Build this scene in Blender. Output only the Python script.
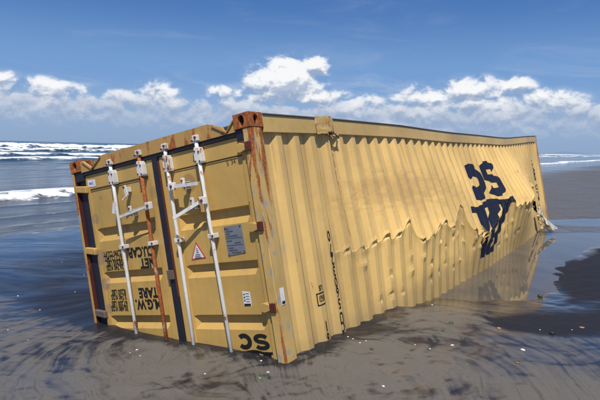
import bpy, bmesh, math, random
import numpy as np
from mathutils import Matrix, Vector
for o in list(bpy.data.objects): bpy.data.objects.remove(o)
random.seed(7); RNG = np.random.default_rng(7)
S = bpy.context.scene; C = S.collection

# ------------------------------------------------------------ calibration
FOC = 528.6112654505066
CAM2W = np.array([[0.99971965, 0.02367757, 0.0], [0.00233477, -0.09857936, 0.99512645], [0.02356218, -0.99484747, -0.098607]])
CAMH = 1.92
RC = np.array([[-8.17678625e-01, 5.55087303e-01, 1.52577039e-01],
               [1.26518894e-01, -8.52816990e-02, 9.88291456e-01],
               [5.61600068e-01, 8.27408676e-01, -4.96009428e-04]])
TC = np.array([-0.41194581, -0.69285198, 4.15970449])

def unit(v):
    v = np.array(v, float); return v/np.linalg.norm(v)
# re-orthonormalise
u_, s_, v_ = np.linalg.svd(CAM2W); CAM2W = u_@v_
u_, s_, v_ = np.linalg.svd(RC); RC = u_@v_
LW = CAM2W@RC                              # container axes in the world
LO = CAM2W@TC+np.array([0, 0, CAMH])       # container origin (near upper corner)

# ------------------------------------------------------------ camera
cd = bpy.data.cameras.new("camera"); cam = bpy.data.objects.new("camera", cd); C.objects.link(cam)
cd.sensor_width = 36; cd.lens = FOC/600*36; cd.clip_start = .05; cd.clip_end = 80000
m = Matrix.Identity(4)
for j, a in enumerate([(1, 0, 0), (0, -1, 0), (0, 0, -1)]):
    w = CAM2W@np.array(a, float)
    for i in range(3): m[i][j] = w[i]
m[2][3] = CAMH
cam.matrix_world = m
S.camera = cam
S.view_settings.view_transform = 'Standard'; S.view_settings.look = 'None'
S.view_settings.exposure = 0.0; S.view_settings.gamma = 1

# ------------------------------------------------------------ light
sl = unit([.42, .39, .82]); sunw = LW@sl   # direction the light travels
sd = bpy.data.lights.new("sun", 'SUN'); sd.energy = 4.8; sd.angle = math.radians(.53); sd.color = (1, .955, .88)
so = bpy.data.objects.new("sun", sd); C.objects.link(so)
so.rotation_euler = Vector(sunw).to_track_quat('-Z', 'Y').to_euler(); so.location = (0, -5, 30)
SUN_EL = math.asin(-sunw[2])
SUN_AZ = math.atan2(-sunw[0], -sunw[1])

# ------------------------------------------------------------ node helpers
class NT:
    def __init__(s, tree): s.t = tree; s.n = tree.nodes; s.l = tree.links
    def node(s, typ, **k):
        nd = s.n.new(typ)
        for a, b in k.items(): setattr(nd, a, b)
        return nd
    def put(s, sock, v):
        if isinstance(v, bpy.types.NodeSocket): s.l.new(v, sock)
        elif v is not None: sock.default_value = v
    def math(s, op, a, b=None, c=None, clamp=False):
        nd = s.node('ShaderNodeMath', operation=op); nd.use_clamp = clamp
        s.put(nd.inputs[0], a)
        if b is not None: s.put(nd.inputs[1], b)
        if c is not None: s.put(nd.inputs[2], c)
        return nd.outputs[0]
    def mix(s, f, a, b, mode='MIX'):
        nd = s.node('ShaderNodeMix', data_type='RGBA', blend_type=mode)
        s.put(nd.inputs['Factor'], f)
        s.put(nd.inputs[6], a if isinstance(a, bpy.types.NodeSocket) else (*a, 1) if len(a) == 3 else a)
        s.put(nd.inputs[7], b if isinstance(b, bpy.types.NodeSocket) else (*b, 1) if len(b) == 3 else b)
        return nd.outputs[2]
    def noise(s, vec, scale, detail=4, rough=.55, dist=0.0, lac=2.0):
        nd = s.node('ShaderNodeTexNoise'); s.put(nd.inputs['Vector'], vec)
        nd.inputs['Scale'].default_value = scale; nd.inputs['Detail'].default_value = detail
        nd.inputs['Roughness'].default_value = rough; nd.inputs['Distortion'].default_value = dist
        nd.inputs['Lacunarity'].default_value = lac
        return nd.outputs['Fac']
    def mapv(s, vec, scale=(1, 1, 1), loc=(0, 0, 0), rot=(0, 0, 0)):
        nd = s.node('ShaderNodeMapping'); s.put(nd.inputs['Vector'], vec)
        nd.inputs['Scale'].default_value = scale; nd.inputs['Location'].default_value = loc
        nd.inputs['Rotation'].default_value = rot
        return nd.outputs[0]
    def step(s, v, a, b, lo=0.0, hi=1.0):
        nd = s.node('ShaderNodeMapRange', interpolation_type='SMOOTHSTEP')
        s.put(nd.inputs['Value'], v)
        nd.inputs['From Min'].default_value = a; nd.inputs['From Max'].default_value = b
        nd.inputs['To Min'].default_value = lo; nd.inputs['To Max'].default_value = hi
        return nd.outputs['Result']
    def attr(s, name):
        nd = s.node('ShaderNodeAttribute', attribute_name=name); return nd.outputs['Fac']
    def bump(s, h, strength, dist, normal=None):
        nd = s.node('ShaderNodeBump'); s.put(nd.inputs['Height'], h)
        nd.inputs['Strength'].default_value = strength; nd.inputs['Distance'].default_value = dist
        if normal is not None: s.put(nd.inputs['Normal'], normal)
        return nd.outputs[0]

def newmat(name):
    m = bpy.data.materials.new(name); m.use_nodes = True
    t = NT(m.node_tree); b = m.node_tree.nodes['Principled BSDF']
    return m, t, b

# ------------------------------------------------------------ world : sky with cumulus
W = bpy.data.worlds.new("World"); S.world = W; W.use_nodes = True
t = NT(W.node_tree); W.node_tree.nodes.clear()
out = t.node('ShaderNodeOutputWorld')
sky = t.node('ShaderNodeTexSky', sky_type='NISHITA'); sky.sun_disc = False
sky.sun_elevation = SUN_EL; sky.sun_rotation = SUN_AZ % (2*math.pi)
sky.altitude = 0; sky.air_density = 1.0; sky.dust_density = .35; sky.ozone_density = 2.6
hsv = t.node('ShaderNodeHueSaturation'); t.put(hsv.inputs['Color'], sky.outputs[0])
hsv.inputs['Saturation'].default_value = 1.15; hsv.inputs['Hue'].default_value = .505
tc = t.node('ShaderNodeTexCoord'); sep = t.node('ShaderNodeSeparateXYZ'); t.put(sep.inputs[0], tc.outputs['Generated'])
az = t.math('MULTIPLY', t.math('ARCTAN2', sep.outputs[0], sep.outputs[1]), 57.2958)
el = t.math('MULTIPLY', t.math('ARCSINE', sep.outputs[2]), 57.2958)
BGS = .105
ramp = t.node('ShaderNodeValToRGB'); t.put(ramp.inputs[0], t.math('DIVIDE', el, 60.0, clamp=True))
cr = ramp.color_ramp; cr.interpolation = 'EASE'
for i_, (e_, c_) in enumerate([(0, (.23, .36, .60)), (3.5, (.235, .39, .66)), (7.5, (.165, .325, .63)), (15.5, (.060, .175, .46)), (30, (.045, .135, .38)), (60, (.04, .11, .32))]):
    q_ = cr.elements[i_] if i_ < 2 else cr.elements.new(e_/60)
    q_.position = e_/60; q_.color = (*c_, 1)
scl = t.node('ShaderNodeVectorMath', operation='SCALE'); t.put(scl.inputs[0], ramp.outputs[0]); scl.inputs['Scale'].default_value = 1/BGS
skc = t.mix(t.step(el, 50, 12, .15, .88), hsv.outputs[0], scl.outputs[0])
bg = t.node('ShaderNodeBackground'); t.put(bg.inputs['Color'], skc); bg.inputs['Strength'].default_value = BGS
BLOBS = [(-1.8, 6.9, 3.3, 2.1, .98), (-4.2, 6.5, 2.0, 1.3, .66), (1.4, 8.6, 1.8, 1.2, .66), (-2.0, 8.6, 2.0, 1.0, .6), (-1.0, 5.3, 6.5, 1.1, .56), (-15.3, 5.5, 2.5, 1.2, .50),
         (-17, 4.5, 5.5, 1.0, .46), (-25.5, 5.0, 4.0, 1.2, .50), (-30, 5.4, 3.0, 1.2, .48), (-9.0, 5.6, 1.8, .8, .44), (-6.5, 4.4, 4, 1.0, .46),
         (13.0, 5.6, 3.6, 1.4, .52), (17.5, 6.0, 3.8, 1.6, .54), (21.2, 6.5, 2.4, 1.1, .48), (24.5, 5.2, 3.6, 1.1, .50), (18, 4.7, 8.0, 1.1, .50), (5.8, 4.7, 3.6, 1.2, .48),
         (-40, 6, 6, 1.6, .5), (42, 6, 7, 1.6, .5), (100, 6, 14, 2, .5), (160, 6, 10, 2, .5), (-80, 6, 10, 2, .5), (-130, 6, 14, 2, .5)]
def cloud_density(elv):
    cmb = t.node('ShaderNodeCombineXYZ'); t.put(cmb.inputs[0], t.math('MULTIPLY', az, .36)); t.put(cmb.inputs[1], t.math('MULTIPLY', elv, .50)); cmb.inputs[2].default_value = 3.7
    n = t.noise(cmb.outputs[0], 1.15, 10, .60, .25)
    acc = None
    for (a, e, ra, re, w) in BLOBS:
        da = t.math('DIVIDE', t.math('SUBTRACT', az, a), ra); de = t.math('DIVIDE', t.math('SUBTRACT', elv, e), re)
        r2 = t.math('ADD', t.math('MULTIPLY', da, da), t.math('MULTIPLY', de, de))
        g = t.math('MULTIPLY', t.math('POWER', 2.71828, t.math('MULTIPLY', r2, -.9)), w)
        acc = g if acc is None else t.math('MAXIMUM', acc, g)
    bank = t.math('MULTIPLY', t.step(elv, .2, 2.6), t.step(elv, 5.6, 4.0))
    acc = t.math('MAXIMUM', acc, t.math('MULTIPLY', bank, .47))
    n = t.math('MULTIPLY', t.math('SUBTRACT', n, .5), 1.35)
    n = t.math('MULTIPLY', n, t.step(acc, .04, .30))
    return t.math('ADD', n, acc)
D0 = cloud_density(el); D1 = cloud_density(t.math('ADD', el, .60))
alpha = t.math('MULTIPLY', t.math('ADD', t.step(D0, .20, .38), t.step(D0, .08, .50)), .5)
lit = t.step(t.math('SUBTRACT', D0, D1), -.20, .20)
lit = t.math('MULTIPLY', lit, t.step(el, 3.4, 5.8, .25, 1.0))
lit = t.math('ADD', lit, t.math('MULTIPLY', t.step(D0, .45, .75), .22), clamp=True)
ccol = t.mix(lit, (.34, .43, .60), (1.0, 1.0, 1.0))
alpha = t.math('MULTIPLY', alpha, t.step(el, .8, 4.2, .35, 1.0))
# thin high veil streaks
cmb3 = t.node('ShaderNodeCombineXYZ'); t.put(cmb3.inputs[0], t.math('MULTIPLY', az, .05)); t.put(cmb3.inputs[1], t.math('MULTIPLY', el, .25)); cmb3.inputs[2].default_value = 1.3
veil = t.math('MULTIPLY', t.step(t.noise(cmb3.outputs[0], 1.3, 7, .6, .6), .5, .78), t.step(el, .3, 2.5))
veil = t.math('MULTIPLY', veil, t.step(el, 9.0, 4.5, .12, .75))
alpha2 = t.math('MAXIMUM', t.math('MULTIPLY', alpha, .94), veil)
cb = t.node('ShaderNodeBackground'); t.put(cb.inputs['Color'], ccol); cb.inputs['Strength'].default_value = .98
ms = t.node('ShaderNodeMixShader'); t.put(ms.inputs[0], alpha2); t.put(ms.inputs[1], bg.outputs[0]); t.put(ms.inputs[2], cb.outputs[0])
t.put(out.inputs[0], ms.outputs[0])

# ------------------------------------------------------------ numpy noise
def vnoise(x, y, seed=0):
    x = np.asarray(x, float); y = np.asarray(y, float)
    xi = np.floor(x).astype(np.int64); yi = np.floor(y).astype(np.int64); fx = x-xi; fy = y-yi
    fx = fx*fx*fx*(fx*(fx*6-15)+10); fy = fy*fy*fy*(fy*(fy*6-15)+10)
    def h(a, b):
        n = (a*374761393+b*668265263+seed*1274126177) & 0xffffffff
        n = ((n ^ (n >> 13))*1274126177) & 0xffffffff
        return ((n ^ (n >> 16)) & 0xffff)/65535.0
    return (h(xi, yi)*(1-fx)+h(xi+1, yi)*fx)*(1-fy)+(h(xi, yi+1)*(1-fx)+h(xi+1, yi+1)*fx)*fy
def fbm(x, y, o=4, seed=0, g=.5):
    a = 1; s = 0; tot = 0
    for i in range(o):
        s = s+a*vnoise(x*2**i+i*17.3, y*2**i-i*9.1, seed+i); tot += a; a *= g
    return s/tot
def sst(a, b, x):
    q = np.clip((np.asarray(x, float)-a)/(b-a), 0, 1); return q*q*(3-2*q)
def poly_sd(px, py, poly):
    """signed distance to a polygon, positive inside"""
    d = np.full(px.shape, 1e9); inside = np.zeros(px.shape, bool); n = len(poly)
    for i in range(n):
        ax, ay = poly[i]; bx, by = poly[(i+1) % n]
        ex, ey = bx-ax, by-ay; q = np.clip(((px-ax)*ex+(py-ay)*ey)/(ex*ex+ey*ey), 0, 1)
        d = np.minimum(d, np.hypot(px-ax-q*ex, py-ay-q*ey))
        c = ((ay > py) != (by > py)) & (px < (bx-ax)*(py-ay)/(by-ay+1e-12)+ax)
        inside ^= c
    return np.where(inside, d, -d)

# ------------------------------------------------------------ object helpers
def tag(o, label=None, cat=None, group=None, kind=None):
    if label: o['label'] = label
    if cat: o['category'] = cat
    if group: o['group'] = group
    if kind: o['kind'] = kind
    return o
def grid_mesh(name, P, mat, attrs=None, smooth=True):
    """P: (nu, nv, 3) array"""
    nu, nv = P.shape[:2]
    idx = np.arange(nu*nv).reshape(nu, nv)
    f = np.stack([idx[:-1, :-1], idx[1:, :-1], idx[1:, 1:], idx[:-1, 1:]], -1).reshape(-1, 4)
    me = bpy.data.meshes.new(name)
    me.vertices.add(nu*nv); me.vertices.foreach_set('co', P.reshape(-1).astype(np.float32))
    me.loops.add(f.size); me.loops.foreach_set('vertex_index', f.reshape(-1).astype(np.int32))
    me.polygons.add(len(f)); me.polygons.foreach_set('loop_start', np.arange(0, f.size, 4, dtype=np.int32))
    me.update(calc_edges=True); me.validate()
    if smooth: me.polygons.foreach_set('use_smooth', np.ones(len(f), bool))
    for k, v in (attrs or {}).items():
        a = me.attributes.new(k, 'FLOAT', 'POINT'); a.data.foreach_set('value', v.reshape(-1).astype(np.float32))
    me.materials.append(mat)
    o = bpy.data.objects.new(name, me); C.objects.link(o); return o

# ============================================================ SETTING
# coast frame : s = metres to seaward, u = metres along the shore
P0 = np.array([-6.0, 10.5]); TU = unit([62, 90]); NS = np.array([-TU[1], TU[0]])
POND = [(1.55, 7.3), (1.75, 6.75), (2.3, 6.55), (2.95, 6.72), (3.45, 7.12), (3.82, 7.75), (4.25, 8.6), (4.95, 9.5), (6.0, 10.65), (7.6, 11.7), (10.5, 13.0),
        (10.8, 13.9), (8.6, 13.2), (7.2, 12.75), (6.3, 12.55), (5.6, 12.6), (4.6, 12.2), (2.2, 9.5)]
POND2 = [(6.5, 14.9), (6.6, 14.1), (7.3, 13.75), (8.3, 14.05), (10.5, 15.0), (14, 17.2), (17, 19.5), (16, 19.8), (12.5, 17.6), (9.0, 15.6), (7.5, 15.1)]
def ground_h(x, y):
    s = (x-P0[0])*NS[0]+(y-P0[1])*NS[1]
    h = .045*sst(1.5, -5, s)+.0025*np.clip(-s-5, 0, 60)-.02*np.clip(s, 0, None)-.002
    h = np.maximum(h, -4)
    h = h+.17*sst(-2.25, .05, x)*(1-sst(4.2, 10.3, y))*sst(7.5, 3.5, x)
    h = h+(.085+.03*(fbm(x*3.5, y*5, 4, 201)-.5))*np.exp(-(((x-5.6)/1.5)**2+((y-8.3)/1.2)**2))+.04*np.exp(-(((x-4.2)/1.2)**2+((y-6.3)/.9)**2))
    near = np.exp(-(np.hypot(x-1, y-6)/14)**2)
    wx = fbm(x*.55+3, y*.55, 3, 11)*3; wy = fbm(x*.5, y*.5+7, 3, 12)*3
    h = h+near*((fbm(x*.8+wx, y*1.7+wy, 4, 3)-.5)*.020+(fbm(x*2.2+wx*1.5, y*6+wy*1.5, 3, 5)-.5)*.004)*sst(3, -1.5, s)
    # curled flow ridges round the door end
    d = np.hypot((x+.6), (y-4.8)*1.15)+fbm(x*1.3, y*1.3, 3, 21)*.55
    h = h+.004*np.sin(d*17)*np.exp(-((d-1.9)/.9)**2)*near
    # scour right against the walls of the container
    for poly, lvl in ((POND, .03), (POND2, .03)):
        sdv = poly_sd(x, y, poly)+(fbm(x*2.3, y*2.3, 4, 31)-.5)*.32
        cap = np.where(sdv > 0, lvl-.10*np.minimum(sdv, .8)-.004, lvl+.085*(-sdv)+.0005)
        h = np.where((np.hypot(x-6, y-11) < 16), np.minimum(h, np.where(sdv > -1.2, cap, 1e3)), h)
    return h

# ---- wet sand material
M_sand, t, b = newmat("wet_black_sand")
geo = t.node('ShaderNodeNewGeometry'); pos = geo.outputs['Position']
dark = t.attr('dark'); wet = t.attr('wet')
flat = t.mapv(pos, (1, 1, .2))
fvec = t.node('ShaderNodeCombineXYZ'); t.put(fvec.inputs[0], t.attr('flow_along')); t.put(fvec.inputs[1], t.attr('flow_across'))
w1 = t.node('ShaderNodeTexNoise'); t.put(w1.inputs['Vector'], flat); w1.inputs['Scale'].default_value = 1.1; w1.inputs['Detail'].default_value = 4
wv = t.node('ShaderNodeVectorMath', operation='MULTIPLY_ADD'); t.put(wv.inputs[0], w1.outputs['Color']); wv.inputs[1].default_value = (.9, .55, 0); t.put(wv.inputs[2], fvec.outputs[0])
st = t.mapv(wv.outputs[0], (1.3, 5.2, 1))
streak = t.noise(st, 1.4, 8, .62, .35)
hair = t.noise(t.mapv(wv.outputs[0], (5.5, 24, 1), loc=(3, 1, 0)), 1.0, 7, .70, .5)
patchy = t.noise(flat, .9, 3, .5)
fine = t.noise(flat, 42, 4, .6)
grain = t.noise(flat, 420, 2, .6)
mid = t.noise(flat, 6.5, 5, .62, .4)
dk = t.math('ADD', dark, t.math('ADD', t.math('MULTIPLY', t.math('SUBTRACT', streak, .5), 2.1), t.math('MULTIPLY', t.math('SUBTRACT', mid, .5), .7)))
hl = t.math('MULTIPLY', t.step(hair, .52, .66), t.step(patchy, .42, .60, .15, 1.0))
dk = t.step(dk, .16, .98)
dk = t.math('MAXIMUM', dk, t.math('MULTIPLY', hl, .50))
c = t.mix(dk, (.126, .113, .097), (.011, .011, .016))
lite = t.step(dk, .95, .35, .10, 1.0)
c = t.mix(t.math('MULTIPLY', t.step(fine, .35, .75, 0, .35), lite), c, (.085, .074, .064))
c = t.mix(t.math('MULTIPLY', t.step(grain, .62, .8, 0, .5), lite), c, (.19, .17, .145))
c = t.mix(t.math('MULTIPLY', t.step(t.noise(flat, 95, 3, .7), .60, .70), .28), c, (.025, .022, .024))
t.put(b.inputs['Base Color'], c)
wd = t.math('ADD', wet, t.math('MULTIPLY', t.math('SUBTRACT', streak, .5), .9), clamp=True)
t.put(b.inputs['Roughness'], t.step(wd, .1, .9, .66, .34))
b.inputs['Specular IOR Level'].default_value = .35
t.put(b.inputs['Coat Weight'], t.step(wd, .15, .7)); b.inputs['Coat IOR'].default_value = 1.36
t.put(b.inputs['Coat Roughness'], t.step(wd, .3, 1.0, .22, .055))
hb = t.math('ADD', t.math('MULTIPLY', mid, .35), t.math('ADD', t.math('MULTIPLY', streak, .5), t.math('ADD', t.math('MULTIPLY', hair, .25), t.math('MULTIPLY', fine, .10))))
nb = t.bump(hb, .45, .016); nb = t.bump(grain, .35, .002, nb); nb = t.bump(t.noise(flat, 130, 3, .6), .30, .004, nb)
t.put(b.inputs['Normal'], nb)
ncoat = t.bump(t.math('ADD', t.math('MULTIPLY', mid, .5), streak), .22, .009); t.put(b.inputs['Coat Normal'], ncoat)

def spaced(segs):
    out = [segs[0][0]]
    for a, bb, stp, g in segs:
        p = a; st = stp
        while p+st < bb: p += st; st *= g; out.append(p)
        out.append(bb)
    return np.unique(np.array(out))
xs = spaced([(-20000, -400, 6000, 1), (-400, -40, 40, 1), (-40, -9, 1.2, 1), (-9, -4, .09, 1), (-4, 5.5, .034, 1), (5.5, 9, .06, 1), (9, 30, .5, 1.03), (30, 400, 6, 1.1), (400, 20000, 800, 1.4)])
ys = spaced([(-300, -4, 30, 1), (-4, 2.6, .4, 1), (2.6, 8, .028, 1), (8, 15, .055, 1), (15, 40, .4, 1.03), (40, 400, 5, 1.08), (400, 20000, 800, 1.4)])
X, Y = np.meshgrid(xs, ys, indexing='ij')
H = ground_h(X, Y)
sdist = (X-P0[0])*NS[0]+(Y-P0[1])*NS[1]
def blob(x, y, cx, cy, rx, ry, a=0):
    ca, sa = math.cos(a), math.sin(a); dx, dy = x-cx, y-cy
    return np.exp(-(((dx*ca+dy*sa)/rx)**2+((-dx*sa+dy*ca)/ry)**2))
wx = fbm(X*.6, Y*.6, 3, 41)*2.4; wy = fbm(X*.6+5, Y*.6, 3, 42)*2.4
nz = fbm(X*.9+wx, Y*1.8+wy, 5, 43)-.5
dk = .34+nz*1.2
dk += 1.25*blob(X, Y, 2.65, 5.45, .75, .42, .25)+1.0*blob(X, Y, 4.1, 6.9, .8, .8)+1.5*blob(X, Y, 5.1, 8.1, 1.1, .9)+1.0*blob(X, Y, 6.9, 9.6, 1.5, 1.1)+.5*blob(X, Y, 3.4, 5.6, .9, .6)
dk += .50*blob(X, Y, .80, 4.85, .60, .24, -.5)+.3*blob(X, Y, -2.9, 5.9, .8, .6)+.45*blob(X, Y, -3.4, 4.6, 1.6, .7)
rx_ = X*.9+wx*.55+.25*(Y-5); ry_ = Y*3.1+wy*1.0
rdg = 1-np.abs(2*fbm(rx_, ry_, 4, 141)-1); rdg2 = 1-np.abs(2*fbm(rx_*2.1+4, ry_*1.9, 4, 151)-1)
dswirl = np.hypot((X+.6), (Y-4.8)*1.15)+fbm(X*1.3, Y*1.3, 3, 21)*.9
curl = 1-np.abs(2*fbm(dswirl*5.5, np.arctan2(Y-4.8, X+.6)*1.3, 3, 161)-1)
nearm = sst(13, 6, Y)*sst(-9, -4, X)
th_ = np.arctan2(Y-4.9, X-.05)
rr_ = np.hypot(X-.05, Y-4.9)+(fbm(X*1.1, Y*1.1, 3, 191)-.5)*.7
kx = sst(-.5, .7, X); wf_ = np.exp(-(np.hypot(X-.2, Y-4.8)/3.0)**4)*(Y < 7.5)
thw = np.where(th_ > 2.2, th_-2*np.pi, th_)
FV = (1-kx)*rr_+kx*(thw*1.35); FU = (1-kx)*thw*1.1+kx*rr_
FU = FU*wf_+(1-wf_)*(X*.6); FV = FV*wf_+(1-wf_)*(Y*1.0+X*.15)
dk += nearm*(.30*sst(.80, 1.0, rdg)*fbm(X*.7, Y*1.2, 2, 171)*1.3+.35*sst(.85, 1.0, rdg2)+.42*sst(.86, 1.0, curl)*np.exp(-((dswirl-1.9)/1.2)**2))
dk -= .30*blob(X, Y, -.8, 4.3, 1.2, .55)+.25*blob(X, Y, .5, 4.0, 1.2, .35)+.25*blob(X, Y, 1.6, 5.6, .8, .5)
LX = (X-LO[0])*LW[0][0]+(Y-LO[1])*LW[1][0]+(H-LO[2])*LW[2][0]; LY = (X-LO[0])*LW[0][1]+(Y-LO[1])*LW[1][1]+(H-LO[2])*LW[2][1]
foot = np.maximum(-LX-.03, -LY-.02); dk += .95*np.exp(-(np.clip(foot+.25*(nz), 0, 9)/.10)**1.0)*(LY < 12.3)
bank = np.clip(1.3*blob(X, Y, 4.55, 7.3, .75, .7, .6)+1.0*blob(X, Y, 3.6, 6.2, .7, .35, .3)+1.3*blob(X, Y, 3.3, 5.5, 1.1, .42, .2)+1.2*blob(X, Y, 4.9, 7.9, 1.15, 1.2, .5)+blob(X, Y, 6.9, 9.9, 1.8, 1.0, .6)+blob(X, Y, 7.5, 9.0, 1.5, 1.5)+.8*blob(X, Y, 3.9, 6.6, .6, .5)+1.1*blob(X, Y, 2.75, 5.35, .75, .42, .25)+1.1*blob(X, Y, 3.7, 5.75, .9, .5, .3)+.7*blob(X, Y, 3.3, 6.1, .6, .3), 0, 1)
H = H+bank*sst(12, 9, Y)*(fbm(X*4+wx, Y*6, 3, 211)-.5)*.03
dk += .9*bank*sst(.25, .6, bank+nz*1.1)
far = sst(9, 18, Y); dk = dk*(1-far)+(.40+nz*.25)*far
wt = .35+nz*.6+.22*sst(-1.8, -3.6, X+(Y-5.3)*.40)+.6*sst(-3.5, .5, sdist)
dk -= .30*sst(-1.6, -3.2, X+(Y-5.3)*.40)*sst(2, -1, sdist)
wt += .5*blob(X, Y, 3.2, 5.7, 1.4, 1.2)+.5*blob(X, Y, 3.0, 6.6, 1.2, .8)
wt += .45*np.clip(1-np.abs(poly_sd(X, Y, POND))/.5, 0, 1)
wt = wt-.72*bank*sst(.15, .6, bank+nz*1.0)
wt = wt*(1-far*.5)+.12*far
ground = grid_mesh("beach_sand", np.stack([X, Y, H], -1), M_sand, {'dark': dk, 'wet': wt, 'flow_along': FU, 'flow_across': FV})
tag(ground, kind='structure')

# ---- turbid shallow water of the pools
M_pool, t, b = newmat("turbid_pool_water")
geo = t.node('ShaderNodeNewGeometry'); pos = geo.outputs['Position']
c = t.mix(t.step(t.noise(pos, 1.3, 5, .6, .6), .35, .7), (.115, .098, .078), (.080, .072, .064))
t.put(b.inputs['Base Color'], c); b.inputs['Roughness'].default_value = .035; b.inputs['IOR'].default_value = 1.36
n1 = t.noise(t.mapv(pos, (1, 1, 1)), 9, 4, .55, .3); n2 = t.noise(t.mapv(pos, (1, .5, 1)), 1.7, 3, .5)
t.put(b.inputs['Normal'], t.bump(n2, .12, .02, t.bump(n1, .12, .0035)))
def pool(name, poly, marg, lvl):
    cx = sum(p[0] for p in poly)/len(poly); cy = sum(p[1] for p in poly)/len(poly)
    bm = bmesh.new(); vs = []
    n = len(poly)
    for i in range(n):
        p0, p1, p2 = poly[i-1], poly[i], poly[(i+1) % n]
        ex, ey = p2[0]-p0[0], p2[1]-p0[1]; L = math.hypot(ex, ey)
        vs.append(bm.verts.new((p1[0]+ey/L*marg, p1[1]-ex/L*marg, lvl)))
    bm.faces.new(vs); bmesh.ops.triangulate(bm, faces=bm.faces[:])
    me = bpy.data.meshes.new(name); bm.to_mesh(me); bm.free(); me.materials.append(M_pool)
    o = bpy.data.objects.new(name, me); C.objects.link(o); tag(o, kind='structure')
pool("pool_water", POND, .3, .03); pool("pool_water", POND2, .3, .03)

# ---- sea
M_sea, t, b = newmat("sea_water")
geo = t.node('ShaderNodeNewGeometry'); pos = geo.outputs['Position']
sa = t.attr('sea'); fo = t.attr('foam')
c = t.mix(t.step(sa, 2, 60), (.062, .066, .068), (.012, .040, .055))
fn = t.noise(t.mapv(pos, (1, 1, 2)), 1.6, 8, .68, .4); fn2 = t.noise(t.mapv(pos, (.25, .25, 1)), 1.3, 6, .65, .3)
near_f = t.step(sa, 20, 60)
fnm = t.node('ShaderNodeMix', data_type='FLOAT'); t.put(fnm.inputs[0], near_f); t.put(fnm.inputs[2], fn); t.put(fnm.inputs[3], fn2)
fm = t.step(t.math('ADD', fo, t.math('MULTIPLY', t.math('SUBTRACT', fnm.outputs[0], .5), 3.0)), .50, .95)
fm = t.math('MULTIPLY', fm, t.step(fo, .02, .2))
c = t.mix(fm, c, (.82, .84, .85))
t.put(b.inputs['Base Color'], c)
t.put(b.inputs['Roughness'], t.math('ADD', t.math('MULTIPLY', fm, .6), t.step(sa, 0, 200, .07, .22))); b.inputs['IOR'].default_value = 1.34
rot = t.mapv(pos, (1, 1, 1), rot=(0, 0, -math.atan2(TU[1], TU[0])))
r1 = t.noise(t.mapv(rot, (.5, 1.4, 1)), 2.4, 6, .62, .2); r2 = t.noise(t.mapv(rot, (.12, .4, 1)), 1.0, 5, .6, .2)
nb = t.bump(r2, .55, .5, t.bump(r1, .45, .055)); nb = t.bump(fn, .5, .08, nb)
t.put(b.inputs['Normal'], nb)
us = spaced([(-14, 70, .30, 1.0), (70, 400, .6, 1.02), (400, 40000, 30, 1.25)])
ss = spaced([(-3.0, 14, .075, 1), (14, 110, .38, 1), (110, 420, 1.5, 1), (420, 30000, 20, 1.22)])
Uu, Ss = np.meshgrid(us, ss, indexing='ij')
Sw = Ss+(fbm(Uu*.045, Ss*.01, 3, 51)-.5)*np.clip(Ss*.45, 1.2, 34)     # wandering crest lines
Z = -.004+np.clip(Ss, 0, 10)*.0006; F = np.zeros_like(Z)
lowf = np.clip(Ss/40, 0, 1)*(fbm(Uu*.12, Ss*.5, 4, 61)-.5)*.35; Z = Z+lowf*sst(6, 40, Ss)
#            s0    amp  front back foamfront foamback seed coverage
WAVES = [(7.2, .20, .5, 1.8, .9, 1.9, 1, .85), (43, .32, 1.1, 3, 1.5, 3.0, 2, .9), (61, .34, 1.4, 4, 2.0, 3.5, 3, .85), (85, .62, 2.0, 6, 3, 4.5, 4, .85),
         (140, 1.30, 3.5, 10, 7, 7, 5, .95), (230, .9, 4, 20, 8, 8, 6, .35), (330, 1.1, 5, 22, 8, 8, 7, .3)]
for (s0, am, wf, wb, ff, fb, sdv, cov) in WAVES:
    off = (fbm(Uu*.05+sdv*7, Uu*0, 4, 70+sdv)-.5)*wb*.9
    q = Sw-s0-off
    k = sst(1-cov-.25, 1-cov+.15, fbm(Uu*(.9/(4+s0*.25)), Uu*0+sdv, 3, 80+sdv)*1.1)
    a = am*(.45+.55*k)*(.8+.4*fbm(Uu*.6, Ss*.3, 3, 90+sdv))
    Z = Z+a*np.where(q < 0, np.exp(-(q/wf)**2), np.exp(-(q/wb)**2))
    fo_ = np.where(q < 0, np.exp(-(q/ff)**2), np.exp(-(q/fb)**2))
    F = np.maximum(F, fo_*k*1.05)
# thin swash tongues near the sand
for (s0, am, sdv) in ((1.1, .016, 1), (2.7, .02, 2), (4.6, .02, 3), (.1, .01, 4)):
    q = Ss-s0-(fbm(Uu*.22+sdv*5, Uu*0, 4, 120+sdv)-.5)*1.0
    Z = Z+am*np.where(q < 0, np.exp(-(q/.10)**2), np.exp(-(q/.8)**2)); F = np.maximum(F, .34*np.exp(-(q/.12)**2))
F = np.maximum(F, .30*sst(5.5, 7.0, Sw)*sst(14, 9.0, Sw))
PX = P0[0]+Uu*TU[0]+Ss*NS[0]; PY = P0[1]+Uu*TU[1]+Ss*NS[1]
sea = grid_mesh("sea", np.stack([PX, PY, Z], -1), M_sea, {'sea': Ss, 'foam': F}); tag(sea, kind='structure')
# orientation of the (u,s) grid: make normals point up
me = sea.data
if me.polygons[0].normal.z < 0: me.flip_normals()

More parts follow.
